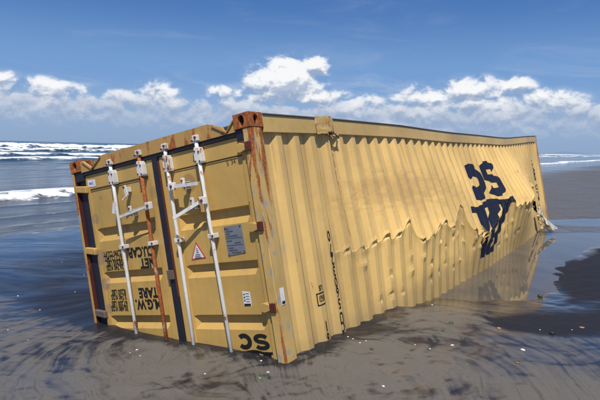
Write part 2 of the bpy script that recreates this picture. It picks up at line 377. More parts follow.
# ---- distant hill on the horizon (right)
M_hill, t, b = newmat("distant_hill_haze_blue"); b.inputs['Base Color'].default_value = (.13, .22, .34, 1); b.inputs['Roughness'].default_value = 1  # blue base colour carries the distance haze
ha = math.radians(26.5); hd = 15000
px = np.linspace(-1500, 1500, 60); py = np.linspace(-900, 900, 16)
GX, GY = np.meshgrid(px, py, indexing='ij')
hz = 62*np.exp(-(GX/330)**2)*np.exp(-(GY/500)**2)+26*np.exp(-((GX-500)/600)**2)*np.exp(-(GY/500)**2); hz = hz*(.8+.4*fbm(GX*.004, GY*.004, 4, 9))-12
cx, cy = hd*math.sin(ha), hd*math.cos(ha)
hill = grid_mesh("distant_hill", np.stack([cx+GX*math.cos(ha)+GY*math.sin(ha), cy-GX*math.sin(ha)+GY*math.cos(ha), hz], -1), M_hill)
tag(hill, kind='structure')

# ============================================================ CONTAINER
WID, LEN, HGT = 2.438, 12.19, 2.591
ORG = np.array([1.2, 6.0, 2.2])                      # where the empty sits, in container axes (x left, y away, z down)
def loc2w(p): return LW@np.array(p, float)+LO
SAGY = [0, .2, 1.3, 2.2, 3, 4.06, 4.94, 6.64, 8.1, 8.8, 10.1, 11.2, 12.3]
SAGZ = [0, 0, -.004, .002, .008, .038, .058, .075, .098, .095, .055, .02, 0]
def sag(y): return float(np.interp(y, SAGY, SAGZ))

root = bpy.data.objects.new("shipping_container", None); C.objects.link(root)
rm = Matrix.Identity(4); wo = loc2w(ORG)
for i in range(3):
    for j in range(3): rm[i][j] = LW[i][j]
    rm[i][3] = wo[i]
root.matrix_world = rm; root.empty_display_size = .5
tag(root, "overturned battered yellow shipping container half buried in the wet sand", "shipping container")

def door_fix(x, z, y):     # a point measured on the plane y=0 moved to the plane y along the sight line
    k = y/3.27219729
    return x+k*(x+2.58527), z+k*(z-.74966)

# ---------- materials
def obj_vec(t): return t.node('ShaderNodeTexCoord').outputs['Object']
def paint(name, base, rust=.0, grime=.35, rough=.42, streak_axis='z', rustcol=(.20, .05, .012), grey=False, stains=(), edge=None, rz=.35):
    m, t, b = newmat(name); v = obj_vec(t)
    big = t.noise(v, .9, 4, .5); st = t.noise(t.mapv(v, (9, 9, .8) if streak_axis == 'z' else (.8, 9, 9)), 1.2, 5, .6, .2)
    sp = t.noise(v, 26, 5, .65); sm = t.noise(v, 5.5, 6, .65, .6)
    k = tuple(q*.80 for q in base); l = tuple(min(1, q*1.10) for q in base)
    c = t.mix(t.step(big, .3, .7), k, l)
    c = t.mix(t.math('MULTIPLY', t.step(st, .48, .80), grime), c, tuple(q*.52+.02 for q in base))
    c = t.mix(t.math('MULTIPLY', t.step(sm, .56, .74), grime*.8), c, (base[0]*.6+.03, base[1]*.58+.03, base[2]*.6+.04))
    c = t.mix(t.step(sp, .69, .76, 0, grime), c, (.16, .09, .05))
    for (sx, sy, sz, r, a, col) in stains:
        sub = t.node('ShaderNodeVectorMath', operation='DISTANCE'); t.put(sub.inputs[0], v); sub.inputs[1].default_value = (sx-ORG[0], sy-ORG[1], sz-ORG[2])
        dd = t.math('ADD', sub.outputs['Value'], t.math('MULTIPLY', t.math('SUBTRACT', sm, .5), r*.5))
        c = t.mix(t.step(dd, r, r*.75, 0, a), c, col)
    rg = rough
    if rust > 0:
        rn = t.noise(t.mapv(v, (1, 1, rz)), 9, 8, .72, .5)
        if edge:
            sp_ = t.node('ShaderNodeSeparateXYZ'); t.put(sp_.inputs[0], v)
            ex = t.math('SUBTRACT', sp_.outputs[0], edge[0]-ORG[0]); ey = t.math('SUBTRACT', sp_.outputs[1], edge[1]-ORG[1])
            dd_ = t.math('SQRT', t.math('ADD', t.math('MULTIPLY', ex, ex), t.math('MULTIPLY', ey, ey)))
            rn = t.math('ADD', rn, t.math('ADD', t.step(dd_, .030, .002, 0, .12), t.step(sp_.outputs[2], 1.6-ORG[2], .15-ORG[2], -.03, .075)))
        rf = t.step(rn, .66-rust*.36, .72-rust*.34)
        rc = t.mix(t.step(t.noise(v, 40, 5, .7), .35, .65), rustcol, (.42, .13, .03))
        if grey:
            c = t.mix(t.step(t.noise(t.mapv(v, (1, 1, .4)), 15, 6, .7), .54, .60), c, (.30, .31, .31))
        c = t.mix(rf, c, rc)
        t.put(b.inputs['Roughness'], t.mix(rf, (rough,)*3, (.85,)*3))
    else: b.inputs['Roughness'].default_value = rough
    if name == "yellow_ochre_wall_paint":
        ch = t.attr('chip'); sc = t.attr('scuff')
        c = t.mix(t.math('MULTIPLY', t.step(t.math('ADD', t.math('MULTIPLY', sc, .5), t.noise(t.mapv(v, (1, 2.2, 7)), 2.2, 7, .68, .5)), .70, 1.06), .50), c, (.42, .25, .09))
        scr = t.noise(t.mapv(v, (1, 22, 1.3)), 2.4, 7, .72, .3)
        c = t.mix(t.math('MULTIPLY', t.step(t.math('ADD', scr, t.math('MULTIPLY', ch, .10)), .57, .70), .55), c, (.50, .47, .43))
        run = t.noise(t.mapv(v, (1, 16, .55), loc=(0, 4, 0)), 1.5, 5, .6, .15)
        sz_ = t.node('ShaderNodeSeparateXYZ'); t.put(sz_.inputs[0], v)
        c = t.mix(t.math('MULTIPLY', t.step(run, .52, .70), t.step(sz_.outputs[2], .9-ORG[2], .16-ORG[2], 0, .42)), c, (.36, .17, .05))
        tide = t.math('MULTIPLY', t.step(t.math('ADD', sz_.outputs[2], t.math('MULTIPLY', t.noise(v, 3.0, 5, .6), .30)), 1.90-ORG[2], 2.25-ORG[2]), .55)
        c = t.mix(tide, c, (.30, .21, .10))
        rr = t.step(t.math('ADD', t.noise(v, 22, 5, .7), t.math('MULTIPLY', ch, .42)), .80, .90)
        c = t.mix(rr, c, t.mix(t.noise(v, 50, 3, .6), (.06, .03, .02), (.40, .14, .03)))
    t.put(b.inputs['Base Color'], c)
    t.put(b.inputs['Normal'], t.bump(t.math('ADD', t.noise(v, 3.2, 3, .5), t.math('MULTIPLY', sp, .06)), .35, .02))
    return m
OCH = (.60, .345, .098)
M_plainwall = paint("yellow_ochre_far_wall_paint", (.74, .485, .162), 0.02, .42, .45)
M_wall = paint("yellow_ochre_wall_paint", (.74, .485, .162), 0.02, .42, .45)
STN = [(*door_fix(.76, .455, .04)[:1], .04, door_fix(.76, .455, .04)[1], .10, .55, (.20, .13, .07)), (1.27, .04, .47, .07, .35, (.22, .15, .09)),
       (2.2, .04, .62, .06, .5, (.22, .15, .10)), (2.23, .04, 1.02, .09, .6, (.24, .17, .13)), (2.2, .04, 1.3, .07, .6, (.24, .17, .13)), (1.66, .04, .58, .045, .5, (.2, .14, .12)),
       (1.78, .04, .76, .06, .4, (.2, .14, .12)), (2.2, .04, 1.55, .06, .5, (.24, .17, .14)), (2.07, .04, .42, .03, .5, (.25, .18, .15)), (1.2, .04, .58, .05, .4, (.2, .15, .12))]
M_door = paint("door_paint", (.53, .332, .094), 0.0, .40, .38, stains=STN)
M_sill = paint("sill_paint", (.46, .275, .085), .30, .5, .45)
M_rail = paint("side_rail_paint", (.64, .42, .135), .05, .4, .45, 'x')
M_postr = paint("rusty_post_paint", (.60, .39, .125), .33, .5, .5, grey=True, edge=(0, 0), rz=.16)
M_post = paint("left_post_paint", (.50, .29, .08), .35, .5, .5, grey=True)
M_cast = paint("rusted_casting", (.40, .22, .08), .80, .5, .6)
M_white = paint("white_galvanised_paint", (.68, .67, .64), .27, .60, .40)
M_rodrust = paint("rusty_rod_paint", (.50, .38, .28), .85, .5, .6, rustcol=(.26, .05, .015))
M_patch = paint("torn_rail_paint", (.60, .39, .125), .34, .5, .5)
M_maroon = paint("maroon_primer", (.10, .022, .014), .25, .4, .5)
def plain(name, col, rough=.5, metal=0, bump=True):
    m, t, b = newmat(name); v = obj_vec(t)
    n = t.noise(v, 14, 5, .6)
    t.put(b.inputs['Base Color'], t.mix(n, tuple(q*.75 for q in col), tuple(min(1, q*1.2) for q in col)))
    b.inputs['Roughness'].default_value = rough; b.inputs['Metallic'].default_value = metal
    if bump: t.put(b.inputs['Normal'], t.bump(n, .3, .004))
    return m
M_rubber_shade = plain("seal_rubber_and_shade", (.012, .014, .026), .5)  # real seals, and the painted shade under the castings
M_dark = plain("hole_shade_black", (.01, .009, .008), .9)  # near-black fill that paints the shade inside holes
M_inside = plain("interior_steel", (.10, .085, .07), .7)
M_navy = plain("navy_logo_paint", (.006, .008, .024), .55)
M_black = plain("black_stencil_paint", (.010, .010, .010), .5)
M_plate = plain("grey_data_plate", (.17, .19, .22), .38)
M_platetext = plain("plate_lettering", (.07, .08, .10), .5)
M_sticker = plain("white_sticker", (.70, .70, .70), .4)
M_blue = plain("blue_print", (.05, .10, .45), .4)
M_red = plain("red_print", (.50, .04, .05), .4)
M_bolt = plain("rust_bolt", (.13, .035, .015), .8)
M_brown = plain("brown_steel_and_shade", (.12, .09, .075), .75)  # corroded steel; also painted shade on rail flange and clip backs

# ---------- mesh builder in container axes
class MB:
    def __init__(s): s.bm = bmesh.new()
    def box(s, x0, x1, y0, y1, z0, z1, bev=.003, mi=0):
        r = bmesh.ops.create_cube(s.bm, size=1.0)
        for v in r['verts']:
            v.co = Vector(((x0+x1)/2+v.co.x*(x1-x0), (y0+y1)/2+v.co.y*(y1-y0), (z0+z1)/2+v.co.z*(z1-z0)))
        fs = {f for v in r['verts'] for f in v.link_faces}
        for f in fs: f.material_index = mi
        if bev > 0:
            bmesh.ops.bevel(s.bm, geom=list({e for v in r['verts'] for e in v.link_edges}), offset=min(bev, .3*min(abs(x1-x0), abs(y1-y0), abs(z1-z0))), segments=2, affect='EDGES', profile=.6)
        return s
    def bar(s, p0, p1, w, h, up=(0, 1, 0), bev=.002, mi=0):
        """rectangular bar from p0 to p1 : w across, h along 'up'"""
        p0, p1 = Vector(p0), Vector(p1); d = (p1-p0); L = d.length; d.normalize(); u = Vector(up); sdv = d.cross(u).normalized(); u = sdv.cross(d).normalized()
        r = bmesh.ops.create_cube(s.bm, size=1.0)
        for v in r['verts']:
            q = v.co.copy(); v.co = p0+d*((q.x+.5)*L)+sdv*(q.y*w)+u*(q.z*h)
        for f in {f for v in r['verts'] for f in v.link_faces}: f.material_index = mi
        if bev > 0: bmesh.ops.bevel(s.bm, geom=list({e for v in r['verts'] for e in v.link_edges}), offset=min(bev, .3*min(w, h)), segments=1, affect='EDGES')
        return s
    def tube(s, pts, r, n=14, mi=0, caps=True):
        rings = []; pts = [Vector(p) for p in pts]
        rr = r if isinstance(r, (list, tuple)) else [r]*len(pts)
        for i, p in enumerate(pts):
            d = (pts[min(i+1, len(pts)-1)]-pts[max(i-1, 0)]).normalized()
            a = d.cross(Vector((0, 1, 0)) if abs(d.y) < .9 else Vector((1, 0, 0))).normalized(); bb = d.cross(a).normalized()
            rings.append([s.bm.verts.new(p+(a*math.cos(2*math.pi*k/n)+bb*math.sin(2*math.pi*k/n))*rr[i]) for k in range(n)])
        for i in range(len(rings)-1):
            for k in range(n):
                f = s.bm.faces.new((rings[i][k], rings[i][(k+1) % n], rings[i+1][(k+1) % n], rings[i+1][k])); f.smooth = True; f.material_index = mi
        if caps:
            for rg, fl in ((rings[0], 1), (rings[-1], 0)):
                f = s.bm.faces.new(rg[::-1] if fl else rg); f.material_index = mi
        return s
    def prism(s, poly, y0, y1, mi=0, bev=0):
        """polygon in (x, z) extruded in y"""
        a = [s.bm.verts.new((x, y0, z)) for x, z in poly]; bb = [s.bm.verts.new((x, y1, z)) for x, z in poly]
        n = len(poly); fs = [s.bm.faces.new(a), s.bm.faces.new(bb[::-1])]
        for i in range(n): fs.append(s.bm.faces.new((a[i], bb[i], bb[(i+1) % n], a[(i+1) % n])))
        for f in fs: f.material_index = mi
        if bev: bmesh.ops.bevel(s.bm, geom=list({e for f in fs for e in f.edges}), offset=bev, segments=1, affect='EDGES')
        return s
    def build(s, name, mats, parent=root, recalc=True, cuty=None):
        bm = s.bm
        if recalc: bmesh.ops.recalc_face_normals(bm, faces=bm.faces[:])
        if cuty:
            for yy in cuty: bmesh.ops.bisect_plane(bm, geom=bm.verts[:]+bm.edges[:]+bm.faces[:], plane_co=(0, yy, 0), plane_no=(0, 1, 0))
        for v in bm.verts:
            v.co.z += sag(v.co.y); v.co -= Vector(ORG)
        me = bpy.data.meshes.new(name); bm.to_mesh(me); bm.free()
        for mt in (mats if isinstance(mats, (list, tuple)) else [mats]): me.materials.append(mt)
        o = bpy.data.objects.new(name, me); C.objects.link(o); o.parent = parent
        return o
DUM = root
CUTS = [.5*i for i in range(1, 25)]

# ---------- corner castings with real oval holes
def casting(xo, yo, zo, sx, sy, sz):
    """corner at (xo,yo,zo); block grows along signs sx, sy, sz"""
    mb = MB(); bm = mb.bm
    dx, dy, dz = .162, .178, .118
    cxyz = Vector((xo+sx*dx/2, yo+sy*dy/2, zo+sz*dz/2))
    def face(nrm, U, V, hn, hu, hv, hole):
        nrm, U, V = Vector(nrm), Vector(U), Vector(V); c = cxyz+nrm*hn
        if not hole:
            f = bm.faces.new([bm.verts.new(c+U*a*hu+V*bq*hv) for a, bq in ((-1, -1), (1, -1), (1, 1), (-1, 1))]); return
        ow, oh = hole; n = 32; outr = []; inr = []; dr = []
        ca = math.atan2(hv, hu); angs = sorted([2*math.pi*k/n for k in range(n)]+[ca, math.pi-ca, math.pi+ca, 2*math.pi-ca])
        for a in angs:
            x, y = math.cos(a), math.sin(a); k = 1/max(abs(x)/hu, abs(y)/hv)
            outr.append(bm.verts.new(c+U*x*k+V*y*k))
            # keyhole : wide at one end, tapered at the other
            ww = ow*(1.0 if y < 0 else 1.0-.10*y)
            inr.append(bm.verts.new(c+U*x*ww+V*y*oh)); dr.append(bm.verts.new(c+U*x*ww+V*y*oh-nrm*.028))
        m_ = len(angs)
        for i in range(m_):
            j = (i+1) % m_
            bm.faces.new((outr[i], outr[j], inr[j], inr[i])); bm.faces.new((inr[i], inr[j], dr[j], dr[i]))
    hx, hy, hz = dx/2, dy/2, dz/2
    face((0, -1, 0), (1, 0, 0), (0, 0, 1), hy, hx, hz, (.031, .046)); face((0, 1, 0), (1, 0, 0), (0, 0, 1), hy, hx, hz, (.031, .046))
    face((-1, 0, 0), (0, 1, 0), (0, 0, 1), hx, hy, hz, (.029, .045)); face((1, 0, 0), (0, 1, 0), (0, 0, 1), hx, hy, hz, (.029, .045))
    face((0, 0, -1), (1, 0, 0), (0, 1, 0), hz, hx, hy, (.03, .05)); face((0, 0, 1), (1, 0, 0), (0, 1, 0), hz, hx, hy, None)
    bmesh.ops.remove_doubles(bm, verts=bm.verts[:], dist=1e-5)
    mb.box(cxyz.x-hx+.026, cxyz.x+hx-.026, cxyz.y-hy+.026, cxyz.y+hy-.026, cxyz.z-hz+.02, cxyz.z+hz-.02, 0, mi=1)  # near-black core stands in for the shade inside the holes
    return mb.build("corner_casting", [M_cast, M_dark])
for xx, sx in ((-.004, 1), (WID+.004, -1)):
    for yy, sy in ((-.006, 1), (LEN, -1)):
        c_ = casting(xx, yy, -.006, sx, sy, 1)
        if yy > 1: c_.data.materials[0] = M_post

# ---------- posts
MB().prism([(0.0, .112), (.085, .112), (.085, 2.47), (0.0, 2.47)], 0.0, .150, bev=.006).build("corner_post", M_postr)
mb = MB().box(WID-.032, WID, 0, .15, .112, 2.47, .003); mb.box(WID-.036, WID-.032, .006, .14, .115, 2.47, 0, mi=1)
mb.build("corner_post", [M_post, M_maroon])
MB().box(0, .05, LEN-.15, LEN, .112, 2.47).build("corner_post", M_post)
MB().box(WID-.05, WID, LEN-.15, LEN, .112, 2.47).build("corner_post", M_post)

# ---------- bottom end rail above the doors (container lies on its roof) with V pockets
sill = [(.158, .012), (.158, .030), (.252, .108), (.283, .098), (.300, .060), (.402, .022), (.45, .004), (1.90, .006), (1.93, .020), (2.088, .112), (2.232, .016), (2.276, .012), (2.276, .128), (.158, .128)]
MB().prism(sill, .006, .030).build("end_rail", M_sill)
for pts in ([(.162, .035), (.252, .110), (.40, .026)], [(2.23, .02), (2.09, .114), (1.93, .022)]):
    mb = MB()
    for a, bq in zip(pts[:-1], pts[1:]): mb.bar((a[0], .012, a[1]), (bq[0], .012, bq[1]), .034, .010, up=(0, 0, 1))
    mb.build("pocket_lip", M_sill)
MB().box(.02, 2.41, .12, LEN-.02, .058, .10, 0).build("floor_frame", M_rubber_shade, cuty=CUTS)
for k in range(10):
    MB().box(.05, 2.38, .25+k*1.2, .30+k*1.2, .012, .057, 0).build("cross_member", M_inside)

# ---------- doors, each with its own corrugations
YF = .040
RECZ = [(.722, .860), (1.172, 1.292), (1.622, 1.752), (2.08, 2.20)]
def door_leaf(x0, x1, px0, px1):
    """leaf from x0 to x1 ; pressed panel between px0 and px1"""
    mb = MB(); bm = mb.bm
    mb.box(x0, px0, YF-.008, YF+.045, .165, 2.45, .006); mb.box(px1, x1, YF-.008, YF+.045, .165, 2.45, .006)
    mb.box(px0, px1, YF-.006, YF+.045, .165, .312, .004)
    # corrugated sheet : rows along z, columns along x with short end slopes
    def prof(z):
        for a, bq in RECZ:
            if a <= z <= bq:
                k = min((z-a)/.014, (bq-z)/.052, 1); return .040*max(0, k)
        return 0
    zs = [.314]
    for a, bq in RECZ: zs += [a-.004, a, a+.014, bq-.052, bq, bq+.004]
    zs.append(2.44); zs = sorted(zs)
    e = .045; cols = [px0, px0+.012, px0+.012+e, px1-.012-e, px1-.012, px1]
    n = len(cols); rows = []
    for z in zs:
        r = []
        for i, x in enumerate(cols):
            k = 1 if 2 <= i <= 3 else 0
            r.append(bm.verts.new((x, YF+prof(z)*k, z)))
        rows.append(r)
    for i in range(len(rows)-1):
        for j in range(n-1): bm.faces.new((rows[i][j], rows[i+1][j], rows[i+1][j+1], rows[i][j+1]))
    return mb.build("door", M_door)
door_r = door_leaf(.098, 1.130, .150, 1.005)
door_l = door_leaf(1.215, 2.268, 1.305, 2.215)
# weld lines and the thin flange on each panel
MB().box(.15, 1.0, YF-.0085, YF-.005, .316, .322, 0).build("weld_seam", M_rubber_shade, door_r)
MB().box(1.31, 2.21, YF-.0085, YF-.005, .322, .328, 0).build("weld_seam", M_rubber_shade, door_l)
MB().box(.146, .153, YF-.0095, YF+.001, .325, .70, 0).build("panel_edge", M_door, door_r)
# rubber seals, then dark blocks for the shade under the castings
MB().box(.085, 2.36, .016, .055, .129, .163, .004).build("door_gasket", M_rubber_shade)
MB().box(1.134, 1.162, .012, .06, .150, 2.45, .006).build("door_gasket", M_rubber_shade)
MB().box(1.166, 1.211, .016, .06, .150, 2.45, .006).build("door_gasket", M_rubber_shade)
MB().box(2.272, 2.396, .040, .10, .150, 2.45, .006).build("door_gasket", M_rubber_shade)
MB().box(.0865, .0965, .03, .08, .150, 2.45, 0).build("door_gasket", M_rubber_shade)
MB().box(.086, .162, .012, .05, .114, .205, .004).build("casting_shade_block", M_rubber_shade)  # dark block stands in for the shadow under the casting
MB().box(2.26, 2.40, .010, .05, .118, .215, .004).build("casting_shade_block", M_rubber_shade)  # same painted shade below the left casting
MB().box(.08, 2.36, .105, .118, .14, 2.45, 0).build("door_lining", M_inside)
MB().box(1.130, 1.215, -.004, .010, 1.200, 1.285, .004).build("seal_clip", M_brown)
# thin rust line beside the centre seal
MB().box(1.1295, 1.1335, .014, .050, .20, 1.45, 0).build("seal_retainer", M_maroon, door_r)

# ---------- hinges
for z in (.262, .905, 1.560):
    mb = MB(); mb.prism([(.075, z-.022), (.135, z-.040), (.165, z-.034), (.165, z+.034), (.135, z+.040), (.075, z+.022)], -.004, YF-.004, bev=.004)
    h = mb.build("hinge", M_door, door_r)
    MB().box(.018, .073, -.016, .012, z-.038, z+.038, .006).build("hinge_lug", M_maroon)
    mb = MB(); mb.prism([(2.24, z+.012), (2.40, z-.010), (2.40, z+.058), (2.24, z+.085)], -.006, YF-.003, bev=.008)
    mb.build("hinge", M_door if z < 1.3 else M_brown, door_l)

# ---------- lock rods with housings, cams, guides
def lock_rod(xa, xb, door, mat, ztop):
    xt, zt = door_fix(xa, ztop, -.01); xe, _ = door_fix(xb, 2.3, -.01)
    zend = 2.44; y = -.012
    at = lambda z: (xt+(xe-xt)*(z-zt)/(2.2-zt), y, z)
    rod = MB().tube([at(zt+.04), at(zt+.5), at(zt+1.2), at(zend)], .0165).build("lock_rod", mat, door)
    # cam and keeper at the sill
    mb = MB(); x = at(zt)[0]
    mb.box(x-.030, x+.022, -.034, .006, zt-.012, zt+.040, .007); mb.box(x-.012, x+.040, -.030, .008, zt+.016, zt+.052, .006)
    mb.tube([(x-.018, -.045, zt+.012), (x-.018, -.028, zt+.012)], .011, 8, mi=1); mb.tube([(x+.022, -.043, zt+.033), (x+.022, -.028, zt+.033)], .009, 8, mi=1)
    mb.build("cam_keeper", [M_white, M_bolt], door)
    x = at(zt+.18)[0]; z0 = zt+.095
    jz = random.uniform(-.008, .008)
    mb = MB(); mb.prism([(x-.026, z0), (x+.024, z0-.006), (x+.036, z0+.022), (x+.038, z0+.125+jz), (x+.026, z0+.140+jz), (x-.030, z0+.142+jz), (x-.036, z0+.12), (x-.034, z0+.03)], -.030, YF-.008, bev=.003)
    for bx_, bz_ in ((-.024, .04), (-.024, .12), (.024, .115), (.020, .028)): mb.tube([(x+bx_, -.037, z0+bz_), (x+bx_, -.026, z0+bz_)], .008, 8, mi=1)
    mb.build("rod_housing", [M_white, M_bolt], door)
    for zz in (.935, 1.98):
        x = at(zz)[0]; mb = MB(); mb.box(x-.040, x+.028, -.036, YF-.007, zz-.020, zz+.020, .005); mb.tube([(x-.030, -.042, zz), (x-.030, -.03, zz)], .010, 8, mi=1)
        mb.build("rod_guide", [M_white, M_bolt], door)
    return at
R1 = lock_rod(1.785, 1.780, door_l, M_white, .085); R2 = lock_rod(1.352, 1.362, door_l, M_rodrust, .070)
R3 = lock_rod(.990, 1.012, door_r, M_white, .078); R4 = lock_rod(.600, .560, door_r, M_white, .078)

def handle(p_hub, p_end, yh, ye, clip_px, door):
    xh, zh = door_fix(p_hub[0], p_hub[1], yh); xe, ze = door_fix(p_end[0], p_end[1], ye)
    mb = MB(); mb.bar((xh, yh, zh), (xe, ye, ze), .026, .011)
    mb.box(xh-.036, xh+.030, yh-.014, yh+.030, zh-.034, zh+.034, .007); mb.tube([(xh-.012, yh-.022, zh), (xh-.012, yh-.008, zh)], .013, 8, mi=1)
    mb.build("handle", [M_white, M_bolt], door)
    xc, zc = door_fix(clip_px[0], clip_px[1], -.03)
    mb = MB(); mb.box(xc-.017, xc+.017, -.050, -.026, zc-.055, zc+.030, .006); mb.box(xc-.013, xc+.015, -.03, YF-.003, zc-.02, zc+.045, .004, mi=2)  # dark backing block has the clip's shadow put into its colour
    mb.tube([(xc, -.058, zc-.03), (xc, -.045, zc-.03)], .009, 8, mi=1); mb.tube([(xc, -.058, zc+.005), (xc, -.045, zc+.005)], .006, 8, mi=1)
    mb.build("handle_clip", [M_white, M_bolt, M_brown], door)
handle((.985, .455), (.665, .472), -.055, -.075, (.820, .455), door_r)
handle((.640, .625), (1.015, .735), -.055, -.11, (.745, .640), door_r)
handle((1.335, .585), (1.755, .640), -.055, -.085, (1.580, .610), door_l)
xc, zc = door_fix(1.615, .40, -.02)
mb = MB(); mb.bar((xc, -.03, zc-.045), (xc-.03, -.035, zc+.055), .028, .012); mb.bar((xc-.03, -.04, zc+.055), (xc+.035, -.04, zc+.085), .016, .010); mb.box(xc-.016, xc+.012, -.03, YF-.004, zc-.03, zc+.02, .004)
mb.tube([(xc, -.046, zc-.03), (xc, -.03, zc-.03)], .010, 8, mi=1); mb.build("handle_clip", [M_white, M_bolt], door_l)
MB().bar((1.70+.08, -.02, .50), (1.73+.07, -.03, .60), .036, .02).build("rod_collar", M_white, door_l)

# ---------- plates and stickers
def quad_plate(name, pts, y, th, mat, parent, label=None):
    o = MB().prism(pts, y-th, y, bev=0).build(name, mat, parent)
    if label: o['label'] = label
    return o
FLAT = YF-.0005
P = [door_fix(*q, YF) for q in ((.432, .873), (.243, .867), (.237, 1.100), (.428, 1.116))]
plate = quad_plate("data_plate", P, FLAT, .005, M_plate, door_r, "grey metal data plate")
mb = MB()
for i, (a, bq) in enumerate([(.06, .25), (.06, .5), (.06, .3), (.06, .72), (.03, .97), (.06, .35), (.5, .85), (.03, .97), (.1, .4), (.1, .6), (.25, .8)]):
    z = P[0][1]+.018+i*.020
    x0 = P[0][0]-.19*a; x1 = P[0][0]-.19*bq; mb.box(x1, x0, FLAT-.0062, FLAT-.0052, z, z+(.006 if i in (4, 7) else .010), 0)
mb.build("plate_engraving", M_platetext, door_r)
for q in P:
    mb = MB(); mb.tube([(q[0]+(.012 if q[0] < .4 else -.012), FLAT-.011, q[1]+(.012 if q[1] < 1.0 else -.012)), (q[0]+(.012 if q[0] < .4 else -.012), FLAT-.004, q[1]+(.012 if q[1] < 1.0 else -.012))], .006, 8)
    mb.build("rivet", M_bolt, door_r)
T = [door_fix(*q, YF) for q in ((.784, .970), (.872, 1.126), (.690, 1.118))]
quad_plate("warning_triangle", T, FLAT, .002, M_red, door_r, "white warning triangle with red border")
cx = sum(q[0] for q in T)/3; cz = sum(q[1] for q in T)/3
quad_plate("triangle_face", [(cx+(q[0]-cx)*.78, cz+(q[1]-cz)*.78) for q in T], FLAT-.0024, .001, M_sticker, door_r)
mb = MB()
for z, w in ((-.045, .016), (-.028, .022), (-.012, .030), (.006, .055), (.020, .065), (.034, .08)): mb.box(cx-w/2, cx+w/2, FLAT-.0042, FLAT-.0035, cz+z, cz+z+.008, 0)
mb.build("triangle_print", M_platetext, door_r)
def sticker(name, x0, x1, z0, z1, parent, y=FLAT):
    return quad_plate(name, [(x0, z0), (x1, z0-.008), (x1, z1-.008), (x0, z1)], y, .0015, M_sticker, parent)
a0 = door_fix(.342, 1.425, YF); a1 = door_fix(.262, 1.545, YF)
sticker("inspection_sticker", a1[0], a0[0], a0[1], a1[1], door_r)
mb = MB(); mb.box(a1[0]+.006, a0[0]-.004, FLAT-.0030, FLAT-.0022, a1[1]-.024, a1[1]-.006, 0)
for i in range(3): mb.box(a0[0]-.022, a0[0]-.010, FLAT-.0030, FLAT-.0022, a0[1]+.012+i*.026, a0[1]+.024+i*.026, 0)
for i in range(4): mb.box(a1[0]+.012, a0[0]-.03, FLAT-.0030, FLAT-.0022, a0[1]+.012+i*.022, a0[1]+.016+i*.022, 0)
mb.build("sticker_print", M_black, door_r)
sticker("owner_sticker", 2.108, 2.232, .222, .292, door_l, YF-.0075)

# ---------- glyph helpers : (u right, v up) of upright text; the container lies on its roof
def text_tris(body, size, bold=0.0, align='LEFT', stretch=1.0):
    cu = bpy.data.curves.new("lettering", 'FONT'); cu.body = body; cu.size = size; cu.offset = bold; cu.align_x = align; cu.resolution_u = 3
    ob = bpy.data.objects.new("lettering", cu); C.objects.link(ob)
    dg = bpy.context.evaluated_depsgraph_get(); me = bpy.data.meshes.new_from_object(ob.evaluated_get(dg))
    me.calc_loop_triangles(); V = [(v.co.x*stretch, v.co.y) for v in me.vertices]
    T_ = [[V[i] for i in lt.vertices] for lt in me.loop_triangles]
    bpy.data.objects.remove(ob); bpy.data.curves.remove(cu); bpy.data.meshes.remove(me); return T_
def ribbon(path, w, wy=None):
    """stroke of a path : w is the width of upright strokes, wy that of level strokes"""
    wy = wy or w; Q = []; n = len(path); L = []
    for i, (x, y) in enumerate(path):
        x0, y0 = path[max(i-1, 0)]; x1, y1 = path[min(i+1, n-1)]; d = math.hypot(x1-x0, y1-y0); nx, ny = -(y1-y0)/d, (x1-x0)/d
        L.append(((x+nx*w/2, y+ny*wy/2), (x-nx*w/2, y-ny*wy/2)))
    for a, bq in zip(L[:-1], L[1:]): Q += [[a[0], a[1], bq[1]], [a[0], bq[1], bq[0]]]
    return Q
def arc(cx, cy, rx, ry, a0, a1, n=16): return [(cx+rx*math.cos(math.radians(a0+(a1-a0)*i/n)), cy+ry*math.sin(math.radians(a0+(a1-a0)*i/n))) for i in range(n+1)]
def glyph_C(u, v, w, h, th):
    ty = th*.80; return ribbon(arc(u+w/2, v+h/2, (w-th)/2, (h-ty)/2, 42, 318, 24), th, ty)
def glyph_S(u, v, w, h, th):
    ty = h*.235; rx, ry = (w-th)/2, (h-ty)/4
    p = arc(u+w/2, v+h-ty/2-ry, rx, ry, 25, 262, 16)[:-1]+arc(u+w/2, v+ty/2+ry, rx, ry, 82, -155, 16)[1:]
    return ribbon(p, th, ty)
def fix_wind(tr):
    (ax, ay), (bx, by), (cx_, cy_) = tr
    return tr if (bx-ax)*(cy_-ay)-(by-ay)*(cx_-ax) > 0 else [tr[0], tr[2], tr[1]]
def door_text(name, tris, x0, z0, parent, mat=None, y=YF-.0028, label=None):
    bm = bmesh.new()
    for tr in tris:
        vs = [bm.verts.new((x0+u-ORG[0], y-ORG[1], z0+v-ORG[2])) for u, v in fix_wind(tr)]
        bm.faces.new(vs)
    me = bpy.data.meshes.new(name); bm.to_mesh(me); bm.free(); me.materials.append(mat or M_black)
    o = bpy.data.objects.new(name, me); C.objects.link(o); o.parent = parent; return o
CH = .130    # text size giving ~.09 m capitals
for s_, x, z in (("M.G.W.", 1.400, 1.472), ("TARE", 1.425, 1.360), ("NET", 1.392, 1.076), ("CU.CAP.", 1.392, .962)):
    door_text("stencil_lettering", text_tris(s_, CH, .0058, stretch=.90 if s_ != "CU.CAP." else .80), x, z, door_l)
for i, s_ in enumerate(("30,480 KGS", "67,200 LBS", "3,740 KGS", "8,250 LBS")): door_text("stencil_lettering", text_tris(s_, .070, .0024, stretch=.80), 1.90, 1.528-i*.052-(.012 if i > 1 else 0), door_l)
